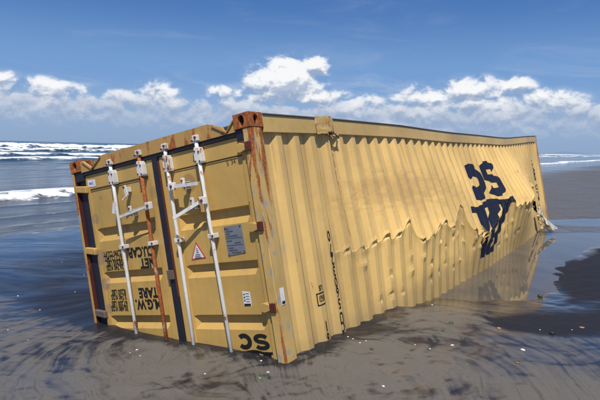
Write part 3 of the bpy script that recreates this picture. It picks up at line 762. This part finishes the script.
for i, s_ in enumerate(("26,740 KGS", "58,950 LBS", "67.7 CU.MT", "2,390 CU.FT")): door_text("stencil_lettering", text_tris(s_, .070, .0024, stretch=.80), 1.875, 1.110-i*.048, door_l)
def ship_logo(w, h):
    """S and C under a waved M, unit layout scaled to w x h; returns triangles, v=0 at the foot of the letters SC"""
    th = .30*h; tr = glyph_S(0, 0, w*.47, h, th)+glyph_C(w*.53, 0, w*.47, h, th); return tr
lg = glyph_S(0, 0, .165, .135, .044)+glyph_C(.185, 0, .165, .135, .046)
lx, lz = .170, 1.782
door_text("logo", lg, lx, lz, door_r)
wave = ribbon([(-.03+.43*i/24, .155+.009*math.sin(2*math.pi*(1.6*i/24))) for i in range(25)], .020)
for q in (.0, .125, .25): wave += [[(q, .15), (q+.085, .15), (q+.085, .27)], [(q, .15), (q+.085, .27), (q, .27)]]
door_text("logo", wave, lx, lz, door_r)
def flip(tr, w): return [[(w-u, -v) for u, v in t_] for t_ in tr]
door_text("scratched_mark", flip(text_tris("5", .055, -.0005), 0), .335, .375, door_r)
door_text("scratched_mark", flip(text_tris("34", .055, -.0005), 0), .285, .372, door_r)
door_text("sticker_lettering", flip(text_tris("MSC", .040, .001), 0), 2.212, .268, door_l, M_blue, YF-.0095)
# small sticker on the rusty post (side face)
mb = MB(); mb.box(-.004, -.0005, .055, .105, 1.42, 1.555, 0); mb.box(-.0052, -.0042, .06, .10, 1.525, 1.548, 0, mi=1); mb.build("post_sticker", [M_sticker, M_black])

# ---------- side rail : two lengths and a torn rusty patch between them
def rail(y0, y1, name, mat, dx=0, z0=.010, z1=.156):
    mb = MB(); mb.box(dx-.002, .045+dx, y0, y1, z0, z1, .004)
    mb.box(dx-.012, .05+dx, y0, y1, z0-.010, z0-.001, 0, mi=1)  # flange coloured dark to paint the shadow along the rail top
    return mb.build(name, [mat, M_brown], cuty=CUTS)
rail(.176, .985, "side_rail", M_rail); rail(1.265, LEN-.17, "side_rail", M_rail)
mb = MB(); bm = mb.bm
yy = np.linspace(.975, 1.30, 14); zz = np.linspace(-.004, .165, 9); G = []
for i, y in enumerate(yy):
    r = []
    for j, z in enumerate(zz):
        k = math.sin((i)/13*math.pi); r.append(bm.verts.new((-.006-.014*k-.016*fbm(np.array(y*9.), np.array(z*22.), 3, 5).item()+(.02 if j == 8 and i > 7 else 0), y, z-.010*k+(fbm(np.array(y*15.), np.array(z*3.), 2, 6).item()-.5)*.03)))
    G.append(r)
for i in range(13):
    for j in range(8): bm.faces.new((G[i][j], G[i+1][j], G[i+1][j+1], G[i][j+1]))
mb.build("torn_rail_patch", M_patch, recalc=False)
mb = MB()
for k in range(9):
    a = 1.15+k*.022; mb.bar((-.01-random.random()*.03, a, .15+random.random()*.03), (.0-random.random()*.045, a+.02+random.random()*.04, .15+random.random()*.055), .012+.02*random.random(), .004, up=(1, 0, 0), mi=k % 2)
mb.build("torn_metal_shred", [M_patch, M_rubber_shade])
MB().box(WID-.05, WID, .176, LEN-.17, .0, .156, .004).build("side_rail", M_rail, cuty=CUTS)

# ---------- crumpled near side wall
KN = np.array([  # y, crease depth z, bulge there
 (.0, 1.30, .0), (.9, 1.30, .006), (1.18, 1.289, .045), (1.5, 1.345, .05), (1.8, 1.326, .065), (2.0, 1.306, .10), (2.3, 1.306, .125), (2.6, 1.19, .142), (2.75, 1.46, .185),
 (3.05, 1.443, .20), (3.35, 1.317, .207), (3.65, 1.326, .205), (3.85, 1.422, .229), (4.4, 1.13, .18), (4.6, 1.553, .287), (5.2, 1.695, .287), (5.8, 1.606, .262),
 (6.4, 1.379, .288), (6.85, 1.24, .312), (7.08, 1.34, .36), (7.3, 1.435, .367), (7.5, 1.40, .417), (8.0, 1.40, .45), (8.5, 1.323, .438), (8.9, 1.28, .36), (9.5, 1.18, .22), (9.9, 1.0, .05), (10.2, 1.0, 0), (12.5, 1.0, 0)])
PIT = .268; Y0C = .150
def corr(y):
    p = (y-Y0C) % PIT
    if y < Y0C or y > LEN-.16: return 0
    if p < .068: return .036*p/.068
    if p < .130: return .036
    if p < .198: return .036*(1-(p-.130)/.068)
    return 0
cols = [.150]
k = 0
while True:
    b0 = Y0C+k*PIT
    for q in (.034, .068, .099, .130, .164, .198, .221, .245, .268):
        if b0+q < LEN-.155: cols.append(b0+q)
    k += 1
    if b0 > LEN-.5: break
cols.append(LEN-.15)
YB = [0, 1.5, 4, 5.5, 8, 9, 10, 12.5]; DB = [0, .02, .06, .11, .10, .08, .04, .0]
rngd = random.Random(3)
DENTS = []
for kk in range(5, 33):
    yr = Y0C+kk*PIT-.035
    for _ in range(rngd.choice((1, 1, 2, 2))): DENTS.append((yr+rngd.uniform(-.02, .03), rngd.uniform(.12, .75), rngd.uniform(.018, .05), rngd.choice((-1, 1))*rngd.uniform(.012, .03)))
def crease(y):
    zc = float(np.interp(y, KN[:, 0], KN[:, 1])); dc = float(np.interp(y, KN[:, 0], KN[:, 2]))
    if 1.1 < y < 9:
        r = 1-corr(y)/.036                                  # 1 on the outer ridges
        kx = int((y-Y0C)/PIT); zc += (.5-r)*.045+(random.Random(kx*7+1).random()-.5)*.05
    return zc, dc
def wall_pt(y, z, off=0.0, strip=False):
    co = corr(y)
    if strip: return np.array([.012+co-off-.02*max(0, (10.9-y))*sst(.8, 1.4, z), y, z])
    zc, dc = crease(y); db = float(np.interp(y, YB, DB))
    if z < zc:
        q = max(0, (z-.16)/(zc-.16)); d = dc*(q**1.12); fl = 1-.10*math.exp(-((z-zc)/.05)**2)*(dc > .02)
    else:
        q = min(1, (z-zc)/(2.28-zc)); d = dc+(db-dc)*(q**.92)
        fl = 1-.22*math.exp(-((z-zc)/.05)**2)*(dc > .02)
        for (yd, qd, rd, ad) in DENTS:
            if abs(y-yd) < .12:
                e2 = ((y-yd)/(rd*1.2))**2+((z-(zc+(2.2-zc)*qd))/rd)**2
                if e2 < 6: d += ad*math.exp(-e2)
    # pinch lip at the crease on ridges
    if dc > .02:
        r = 1-co/.036; r = r*r; jj = random.Random(int((y-Y0C)/PIT)*3+2).random(); g = math.exp(-((z-zc+.014)/.018)**2); d += .011*r*g*jj; d -= .034*r*jj*math.exp(-((z-zc-.018)/.015)**2)
    wob = (fbm(np.array(y*1.1), np.array(z*1.4), 3, 77).item()-.5)*.03*min(1, z)*(1 if y > 1 else .2)
    return np.array([.012+co*fl-d-wob-off, y, z])
def tearA(z):       # right-hand limit of the bulged sheet
    return float(np.interp(z, [0, .79, .80, 1.05, 1.35, 1.60, 1.9, 2.2, 2.5], [13, 13, 9.95, 9.60, 9.55, 10.2, 10.65, 10.9, 11.0]))+.05*math.sin(z*37)+.03*math.sin(z*91)
def tearB(z): return float(np.interp(z, [0, .79, .80, 1.45, 1.7, 2.5], [13, 13, 9.95, 10.75, 10.85, 10.9]))+.03*math.sin(z*50)
NR1, NR2 = 38, 38
def row_z(y, i):
    zc, _ = crease(y)
    if i <= NR1: return .150+(zc-.150)*(1-(1-i/NR1)**1.25)
    return zc+(2.48-zc)*((i-NR1)/NR2)**1.25
NC = len(cols); NRW = NR1+NR2+1
def build_wall():
    bmA = bmesh.new(); cA = {}; cB = {}
    Zc = [[row_z(y, i) for i in range(NRW)] for y in cols]
    def vert(ci, ri, strip):
        d = cB if strip else cA
        if (ci, ri) not in d:
            y = cols[ci]; z = Zc[ci][ri]; p = wall_pt(y, z, 0, strip)
            d[(ci, ri)] = bmA.verts.new((p[0]-ORG[0], p[1]-ORG[1], p[2]+sag(y)-ORG[2]))
        return d[(ci, ri)]
    for ci in range(NC-1):
        ym = (cols[ci]+cols[ci+1])/2
        for ri in range(NRW-1):
            zm = (Zc[ci][ri]+Zc[ci+1][ri+1])/2
            if ym < tearA(zm): bmA.faces.new((vert(ci, ri, 0), vert(ci, ri+1, 0), vert(ci+1, ri+1, 0), vert(ci+1, ri, 0)))
            elif ym > tearB(zm): bmA.faces.new((vert(ci, ri, 1), vert(ci, ri+1, 1), vert(ci+1, ri+1, 1), vert(ci+1, ri, 1)))
    bmA.verts.ensure_lookup_table()
    me = bpy.data.meshes.new("side_wall"); bmA.normal_update()
    bmA.to_mesh(me); bmA.free(); me.materials.append(M_wall)
    n_ = len(me.vertices); co = np.zeros(n_*3); me.vertices.foreach_get('co', co); co = co.reshape(-1, 3)+ORG
    chip = np.zeros(n_); scuff = np.zeros(n_)
    for i_ in range(n_):
        y = co[i_, 1]; z = co[i_, 2]-sag(y); zc, dc = crease(y)
        if dc > .02 and y < 9:
            r_ = (1-corr(y)/.036)**2; jj_ = random.Random(int((y-Y0C)/PIT)*5+9).random(); chip[i_] = r_*(.35+.65*jj_)*math.exp(-((z-zc-.006)/.022)**2)
            for (yd, qd, rd, ad) in DENTS:
                if abs(y-yd) < .08: chip[i_] = max(chip[i_], .75*math.exp(-(((y-yd)/.03)**2+((z-(zc+(2.2-zc)*qd))/.022)**2)))
        scuff[i_] = math.exp(-((z-.78)/.30)**2)*math.exp(-((y-2.6)/2.2)**2)+.5*math.exp(-((z-1.2)/.3)**2)*math.exp(-((y-4.5)/2)**2)
    for nm_, ar_ in (('chip', chip), ('scuff', scuff)):
        a_ = me.attributes.new(nm_, 'FLOAT', 'POINT'); a_.data.foreach_set('value', ar_.astype(np.float32))
    o = bpy.data.objects.new("side_wall", me); C.objects.link(o); o.parent = root
    sm = o.modifiers.new("thickness", 'SOLIDIFY'); sm.thickness = .003; sm.offset = -1
    return o
wall = build_wall(); wall['label'] = "crumpled corrugated side wall, buckled outward and torn near its far end"

# clip flat lettering to the grid of the wall and lay it on the sheet
def clip_half(poly, nx, ny, c):
    outp = []
    for i in range(len(poly)):
        a, bq = poly[i], poly[(i+1) % len(poly)]; da = a[0]*nx+a[1]*ny-c; db = bq[0]*nx+bq[1]*ny-c
        if da >= 0: outp.append(a)
        if (da >= 0) != (db >= 0):
            q = da/(da-db); outp.append((a[0]+(bq[0]-a[0])*q, a[1]+(bq[1]-a[1])*q))
    return outp
def wall_text(name, tris, y0, z0, mat, shear=None, parent=None, strip=False, off=.0035):
    """u runs to -y, v runs to +z"""
    bm = bmesh.new(); 
    zrows = {}
    for tr in tris:
        pl = [(y0-u, z0+v) for u, v in tr]
        if shear: pl = [shear(*p) for p in pl]
        ylo = min(p[0] for p in pl); yhi = max(p[0] for p in pl); zlo = min(p[1] for p in pl); zhi = max(p[1] for p in pl)
        for ci in range(NC-1):
            if cols[ci+1] < ylo or cols[ci] > yhi: continue
            q1 = clip_half(clip_half(pl, 1, 0, cols[ci]), -1, 0, -cols[ci+1])
            if len(q1) < 3: continue
            ya, yb = cols[ci], cols[ci+1]
            for ri in range(NRW-1):
                z00, z01 = row_z(ya, ri), row_z(ya, ri+1); z10, z11 = row_z(yb, ri), row_z(yb, ri+1)
                if max(z01, z11) < zlo or min(z00, z10) > zhi: continue
                if (ya+yb)/2 > tearA((z00+z11)/2) and not strip: continue
                def line(za, zb):           # z - (za + (zb-za)*(y-ya)/(yb-ya)) >= 0
                    mm = (zb-za)/(yb-ya); return (-mm, 1, za-mm*ya)
                l0 = line(z00, z10); l1 = line(z01, z11)
                q2 = clip_half(q1, *l0); q2 = clip_half(q2, -l1[0], -l1[1], -l1[2]) if len(q2) > 2 else []
                if len(q2) < 3: continue
                A = [wall_pt(ya, z00, 0, strip), wall_pt(ya, z01, 0, strip), wall_pt(yb, z10, 0, strip), wall_pt(yb, z11, 0, strip)]
                nrm = np.cross(A[1]-A[0], A[2]-A[0]); nrm = nrm/np.linalg.norm(nrm)
                if nrm[0] > 0: nrm = -nrm
                vs = []
                for (y, z) in q2:
                    fy = (y-ya)/(yb-ya); zt = z00+(z10-z00)*fy; zb_ = z01+(z11-z01)*fy; fz = (z-zt)/(zb_-zt)
                    p = (A[0]*(1-fz)+A[1]*fz)*(1-fy)+(A[2]*(1-fz)+A[3]*fz)*fy+nrm*off
                    vs.append(bm.verts.new((p[0]-ORG[0], p[1]-ORG[1], p[2]+sag(y)-ORG[2])))
                try: bm.faces.new(vs)
                except ValueError: pass
    bmesh.ops.remove_doubles(bm, verts=bm.verts[:], dist=1e-5)
    bmesh.ops.recalc_face_normals(bm, faces=bm.faces[:])
    me = bpy.data.meshes.new(name); bm.to_mesh(me); bm.free(); me.materials.append(mat)
    o = bpy.data.objects.new(name, me); C.objects.link(o); o.parent = parent or root; return o

# the big navy letters on the side (upside down)
th = .26
wall_text("logo", glyph_S(0, 0, .84, .66, .235), 6.92, .485, M_navy, parent=wall)['label'] = "navy upside down letter S"
wall_text("logo", glyph_C(.90, .02, .90, .64, .27), 6.92, .485, M_navy, parent=wall)['label'] = "navy upside down letter C"
wv = ribbon([(-.10+2.22*i/30, .70+.035*math.sin(2*math.pi*(1.5*i/30))) for i in range(31)], .10)
for q in (.03, .72, 1.42):
    for k in range(6): wv += [[(q, .70+k*.13), (q+.55, .70+k*.13), (q+.55, .83+k*.13)], [(q, .70+k*.13), (q+.55, .83+k*.13), (q, .83+k*.13)]]
def fold(y, z):          # the sheet under the crease is folded over, which squeezes the letter
    k = min(1, max(0, (z-1.36)/.78)); return (4.95+(y-4.95)*(1-.70*k), z)
wall_text("logo", wv, 6.98, .535, M_navy, parent=wall, shear=fold)['label'] = "navy upside down letter M folded into the crease"
# serial number down the near end
for ch, z in zip("0723065UC", (1.075, 1.198, 1.300, 1.405, 1.508, 1.605, 1.712, 1.84, 1.93)):
    wall_text("stencil_digit", text_tris(ch, .135, .003, 'CENTER', .62), .919+(z-1.07)*.0, z, M_black, parent=wall)
wall_text("stencil_digit", text_tris("45G1", .075, .002, 'CENTER', .55), .651, 1.615, M_black, parent=wall)
fr = []
for (u0, u1, v0, v1) in ((-.062, .062, -.028, -.018), (-.062, .062, .075, .085), (-.062, -.053, -.028, .085), (.053, .062, -.028, .085)): fr += [[(u0, v0), (u1, v0), (u1, v1)], [(u0, v0), (u1, v1), (u0, v1)]]
wall_text("stencil_frame", fr, .651, 1.615, M_black, parent=wall)
wall_text("stencil_digit", text_tris("US", .065, .002, 'CENTER', .7), .651, 1.525, M_black, parent=wall)
wall_text("stencil_digit", text_tris("1", .125, .003, 'CENTER', .8), .651, 1.850, M_black, parent=wall)
wall_text("stencil_digit", text_tris("6", .125, .003, 'CENTER', .65), .651, 1.955, M_black, parent=wall)
for i, ch in enumerate("0723065 UCSM"):
    if ch != ' ': wall_text("stencil_digit", text_tris(ch, .135, .004, 'CENTER', 1.6), 11.22+.015*i, .42+i*.105, M_black, parent=wall, strip=True)

# overlapping sheet edge (seam) running down from the torn rail
mb = MB(); bm = mb.bm; prev = None
for i in range(30):
    z = .17+i*.035; y = 1.262+.03*math.sin(i*.35)*0+i*.0022
    p = wall_pt(y, z); y += .006*math.sin(i*.9)+.004*math.sin(i*2.3); p2 = wall_pt(y+.009, z); p = wall_pt(y, z)
    cur = (bm.verts.new((p[0]-.004, y, z)), bm.verts.new((min(p[0], p2[0])-.007*(1-i/30)-.003, y+.005, z)), bm.verts.new((p2[0]-.0015, y+.009, z)))
    if prev:
        bm.faces.new((prev[0], cur[0], cur[1], prev[1])); bm.faces.new((prev[1], cur[1], cur[2], prev[2]))
    prev = cur
mb.build("sheet_seam", M_patch, recalc=False)

# torn, curled steel edge of the bulged sheet
mb = MB(); bm = mb.bm; prev = None
for i in range(64):
    z = .80+i*(2.35-.80)/63; y = tearA(z)-.06; p = wall_pt(y, z); w = .05+.07*vnoise(np.array(z*9.), np.array(1.), 4).item(); c_ = .06*vnoise(np.array(z*6.), np.array(5.), 8).item()
    cur = [bm.verts.new((p[0]-.006, y-.02, z)), bm.verts.new((p[0]-.012-c_*.5, y+w*.5, z+.01)), bm.verts.new((p[0]+.01-c_, y+w+.02, z+.02))]
    if prev:
        for a in range(2):
            f = bm.faces.new((prev[a], cur[a], cur[a+1], prev[a+1])); f.material_index = 1 if (vnoise(np.array(z*5.), np.array(2.), 3).item() > .55) else 0
    prev = cur
mb.build("torn_edge", [M_plainwall, M_patch], recalc=False)

# ragged hole beside the folded letter
cy_, cz_ = 5.05, 1.58
mb = MB(); bm = mb.bm; cen = wall_pt(cy_, cz_+.06); ring1 = []; ring2 = []
for i in range(18):
    a = 2*math.pi*i/18; r = (.10+.03*math.sin(a*3+1)+.02*math.sin(a*7)); q = wall_pt(cy_+r*1.1*math.cos(a), cz_+.06+r*1.25*math.sin(a))
    ring1.append(bm.verts.new((q[0]-.012, q[1], q[2]))); ring2.append(bm.verts.new((q[0]-.045-.02*math.sin(a*4), cy_+(q[1]-cy_)*.72, cz_+.06+(q[2]-cz_-.06)*.72)))
ring3 = [bm.verts.new((v.co.x+.05, v.co.y, v.co.z)) for v in ring2]
for i in range(18):
    j = (i+1) % 18
    bm.faces.new((ring1[i], ring1[j], ring2[j], ring2[i])); f = bm.faces.new((ring2[i], ring2[j], ring3[j], ring3[i]))
f = bm.faces.new(ring3); f.material_index = 1  # near-black cap paints the shade inside the hole
mb.build("punched_hole", [M_patch, M_dark], recalc=False)

# far side, far end, roof (underneath)
def simple_corr(name, fn, n, z0, z1, mat):
    mb = MB(); bm = mb.bm; pr = None
    for i in range(n+1):
        a = fn(i); cur = (bm.verts.new((a[0], a[1], z0)), bm.verts.new((a[0], a[1], z1)))
        if pr: bm.faces.new((pr[0], pr[1], cur[1], cur[0]))
        pr = cur
    return mb.build(name, mat, recalc=False)
simple_corr("side_wall", lambda i: (WID-.012-.036*((i//2) % 2), .15+i*.134*.5*1.0 if .15+i*.067 < LEN-.15 else LEN-.15, 0), 178, .15, 2.48, M_plainwall)
simple_corr("end_wall", lambda i: (.05+i*(WID-.1)/36, LEN-.02-.036*((i//2) % 2), 0), 36, .10, 2.48, M_plainwall)
MB().box(.05, WID-.05, LEN-.06, LEN-.012, .0, .10, .003).build("end_rail", M_rail)
MB().box(.01, WID-.01, .05, LEN-.05, 2.482, 2.50, 0).build("roof", M_plainwall)

# ============================================================ THINGS AROUND IT
def ground_z(x, y):
    s = ground_h(np.array([x]), np.array([y])); return float(s[0])
def px_ground(px, py):
    d = CAM2W@np.array([(px-300)/FOC, (py-200)/FOC, 1.0]); z = .03
    for _ in range(6):
        k = (z-CAMH)/d[2]; p = np.array([0, 0, CAMH])+k*d; z = max(ground_z(p[0], p[1]), .03 if float(poly_sd(np.array([p[0]]), np.array([p[1]]), POND)[0]) > 0 else -9)
    return p[0], p[1], z

# crumpled white plastic sheet in the torn far corner
M_sheet, t, b = newmat("white_plastic_sheet"); v = obj_vec(t); n = t.noise(v, 9, 5, .6)
t.put(b.inputs['Base Color'], t.mix(t.step(n, .35, .7), (.30, .27, .23), (.62, .60, .56))); b.inputs['Roughness'].default_value = .45; t.put(b.inputs['Normal'], t.bump(n, .6, .03))
NU, NV = 22, 40; G = np.zeros((NU, NV, 3))
for i in range(NU):
    for j in range(NV):
        a = i/(NU-1)-.5; q = j/(NV-1)
        wdt = (.10+.40*q**1.6)*(1-.45*math.exp(-((q-.45)/.09)**2)); lean = .20*max(0, q-.62)**1.2
        y = 10.15+a*wdt*1.5+lean*.9; z = 1.70+q*(2.335-1.70)
        x = -.17-.22*q*q-.055*math.sin(a*17+q*5)*q-.10*(fbm(np.array(a*6.), np.array(q*7.), 3, 14).item()-.5)-lean*.35
        G[i, j] = loc2w((x, y, z))
G0 = G[NU//2, NV-1].copy(); zlo = .03
G[:, :, 2] = np.maximum(G[:, :, 2], zlo)
sheet = grid_mesh("plastic_sheet", G-G0, M_sheet); sheet.location = Vector(G0)
tag(sheet, "crumpled white plastic sheet hanging from the torn far corner of the container", "plastic sheet")

# shells, leaves and bits of debris
M_shell = plain("white_shell", (.75, .73, .68), .5); M_leafg = plain("green_weed", (.03, .07, .012), .6); M_bright = plain("bright_green_scrap", (.12, .35, .03), .5)
M_orange = plain("orange_shell", (.42, .17, .06), .55); M_blk = plain("black_pebble", (.012, .012, .014), .5)
def lump(name, px, py, size, mat, seed, flat_=.4, elong=1.3):
    x, y, z = px_ground(px, py); bm = bmesh.new(); bmesh.ops.create_icosphere(bm, subdivisions=2, radius=1)
    r = random.Random(seed); an = r.uniform(0, 3.14)
    for v_ in bm.verts:
        q = v_.co; k = 1+.28*math.sin(q.x*3+seed)*math.cos(q.y*4+seed*2)+.15*math.sin(q.z*7+seed)
        v_.co = Vector((q.x*k*elong, q.y*k, q.z*flat_*k))*size
    me = bpy.data.meshes.new(name); bm.to_mesh(me); bm.free(); me.materials.append(mat)
    for p in me.polygons: p.use_smooth = True
    o = bpy.data.objects.new(name, me); C.objects.link(o); o.location = (x, y, z+size*flat_*.45); o.rotation_euler = (r.uniform(-.2, .2), r.uniform(-.2, .2), an); return o
def valve(name, px, py, size, mat, seed):
    """small domed shell valve with ribs"""
    x, y, z = px_ground(px, py); bm = bmesh.new(); n, m_ = 14, 5; rings = []
    ap = bm.verts.new((0, -size*.8, size*.12))
    for j in range(1, m_+1):
        q = j/m_; rings.append([bm.verts.new((math.sin(a)*size*q*(1+.04*math.cos(i*3.14)), -size*.8+size*1.5*q*math.cos(a), size*.42*math.sin(math.pi*min(1, q*.95))*(.6+.4*math.cos(a)))) for i, a in enumerate(np.linspace(-1.35, 1.35, n))])
    for i in range(n-1): bm.faces.new((ap, rings[0][i], rings[0][i+1]))
    for j in range(m_-1):
        for i in range(n-1): bm.faces.new((rings[j][i], rings[j+1][i], rings[j+1][i+1], rings[j][i+1]))
    me = bpy.data.meshes.new(name); bm.to_mesh(me); bm.free(); me.materials.append(mat)
    o = bpy.data.objects.new(name, me); C.objects.link(o); o.location = (x, y, z+.001); o.rotation_euler = (.05, 0, seed*1.7); return o
tag(valve("shell", 522.5, 350, .023, M_shell, 1), "white shell lying on the grey sand right of the container, largest of the white ones", "shell")
tag(valve("shell", 452.5, 345.5, .016, M_shell, 2), "white shell on the sand below the middle of the side wall", "shell")
tag(valve("shell", 383.5, 386.5, .014, M_shell, 3), "white shell nearest the bottom edge, right of the rusty post", "shell")
tag(valve("shell", 268, 372.5, .014, M_shell, 4), "white shell in the swirled sand just below the rusty corner post", "shell")
tag(valve("shell", 261, 361, .011, M_shell, 5), "tiny white shell by the sand line under the upside down door letters", "shell")
tag(valve("shell", 137, 350, .012, M_shell, 6), "tiny white shell below the foot of the leftmost lock rod", "shell")
tag(lump("weed_scrap", 513.5, 324.5, .022, M_leafg, 7, .6), "dark green weed clump on the sand near the end of the reflection", "seaweed")
tag(lump("weed_scrap", 451, 323.5, .019, M_leafg, 8), "dark green weed scrap in front of the buckled side wall", "seaweed")
tag(lump("weed_scrap", 443, 331, .015, M_leafg, 9), "small green weed scrap just below a similar one on the sand", "seaweed")
tag(lump("weed_scrap", 371.5, 349.5, .016, M_leafg, 10), "dark green weed scrap among the dark sand streaks", "seaweed")
tag(lump("weed_scrap", 540, 297, .034, M_leafg, 11, .7), "green weed clump at the near tip of the reflecting pool", "seaweed")
tag(lump("plastic_scrap", 260, 378.5, .012, M_bright, 12, .6), "bright green scrap on the wet sand below the door", "scrap")
tag(lump("pebble", 552.5, 333.5, .024, M_blk, 13, .6, 1.1), "black pebble beside the dark patch of sand on the right", "pebble")
tag(lump("shell_fragment", 499, 328.5, .017, M_orange, 14), "orange shell fragment left of the dark green weed clump", "shell fragment")
tag(lump("shell_fragment", 582, 328, .018, M_orange, 15), "orange shell fragment on the dark sand near the right edge", "shell fragment")
tag(lump("shell_fragment", 444, 311.5, .020, M_orange, 16, .3, 1.8), "long orange shell fragment on pale sand close to the side wall", "shell fragment")
tag(lump("shell_fragment", 517, 363, .014, M_orange, 17), "orange shell fragment below the largest white shell", "shell fragment")
r = random.Random(5)
spots = [(366, 341), (353, 339), (360, 343), (348, 337), (572, 330), (540, 330), (463, 339), (415, 345), (432, 305), (430, 349), (590, 320), (130, 353), (140, 356), (75, 292), (40, 310), (18, 296), (62, 262), (84, 275), (28, 340), (205, 374), (8, 330)]
for i, (a, bq) in enumerate(spots):
    tag(lump("shell_fleck", a, bq, r.uniform(.004, .0075)*(1 if bq > 320 else 1.3), M_shell, 30+i, .5), "tiny white shell fleck scattered on the wet sand", "shell fleck", "tiny shell flecks scattered on the sand")
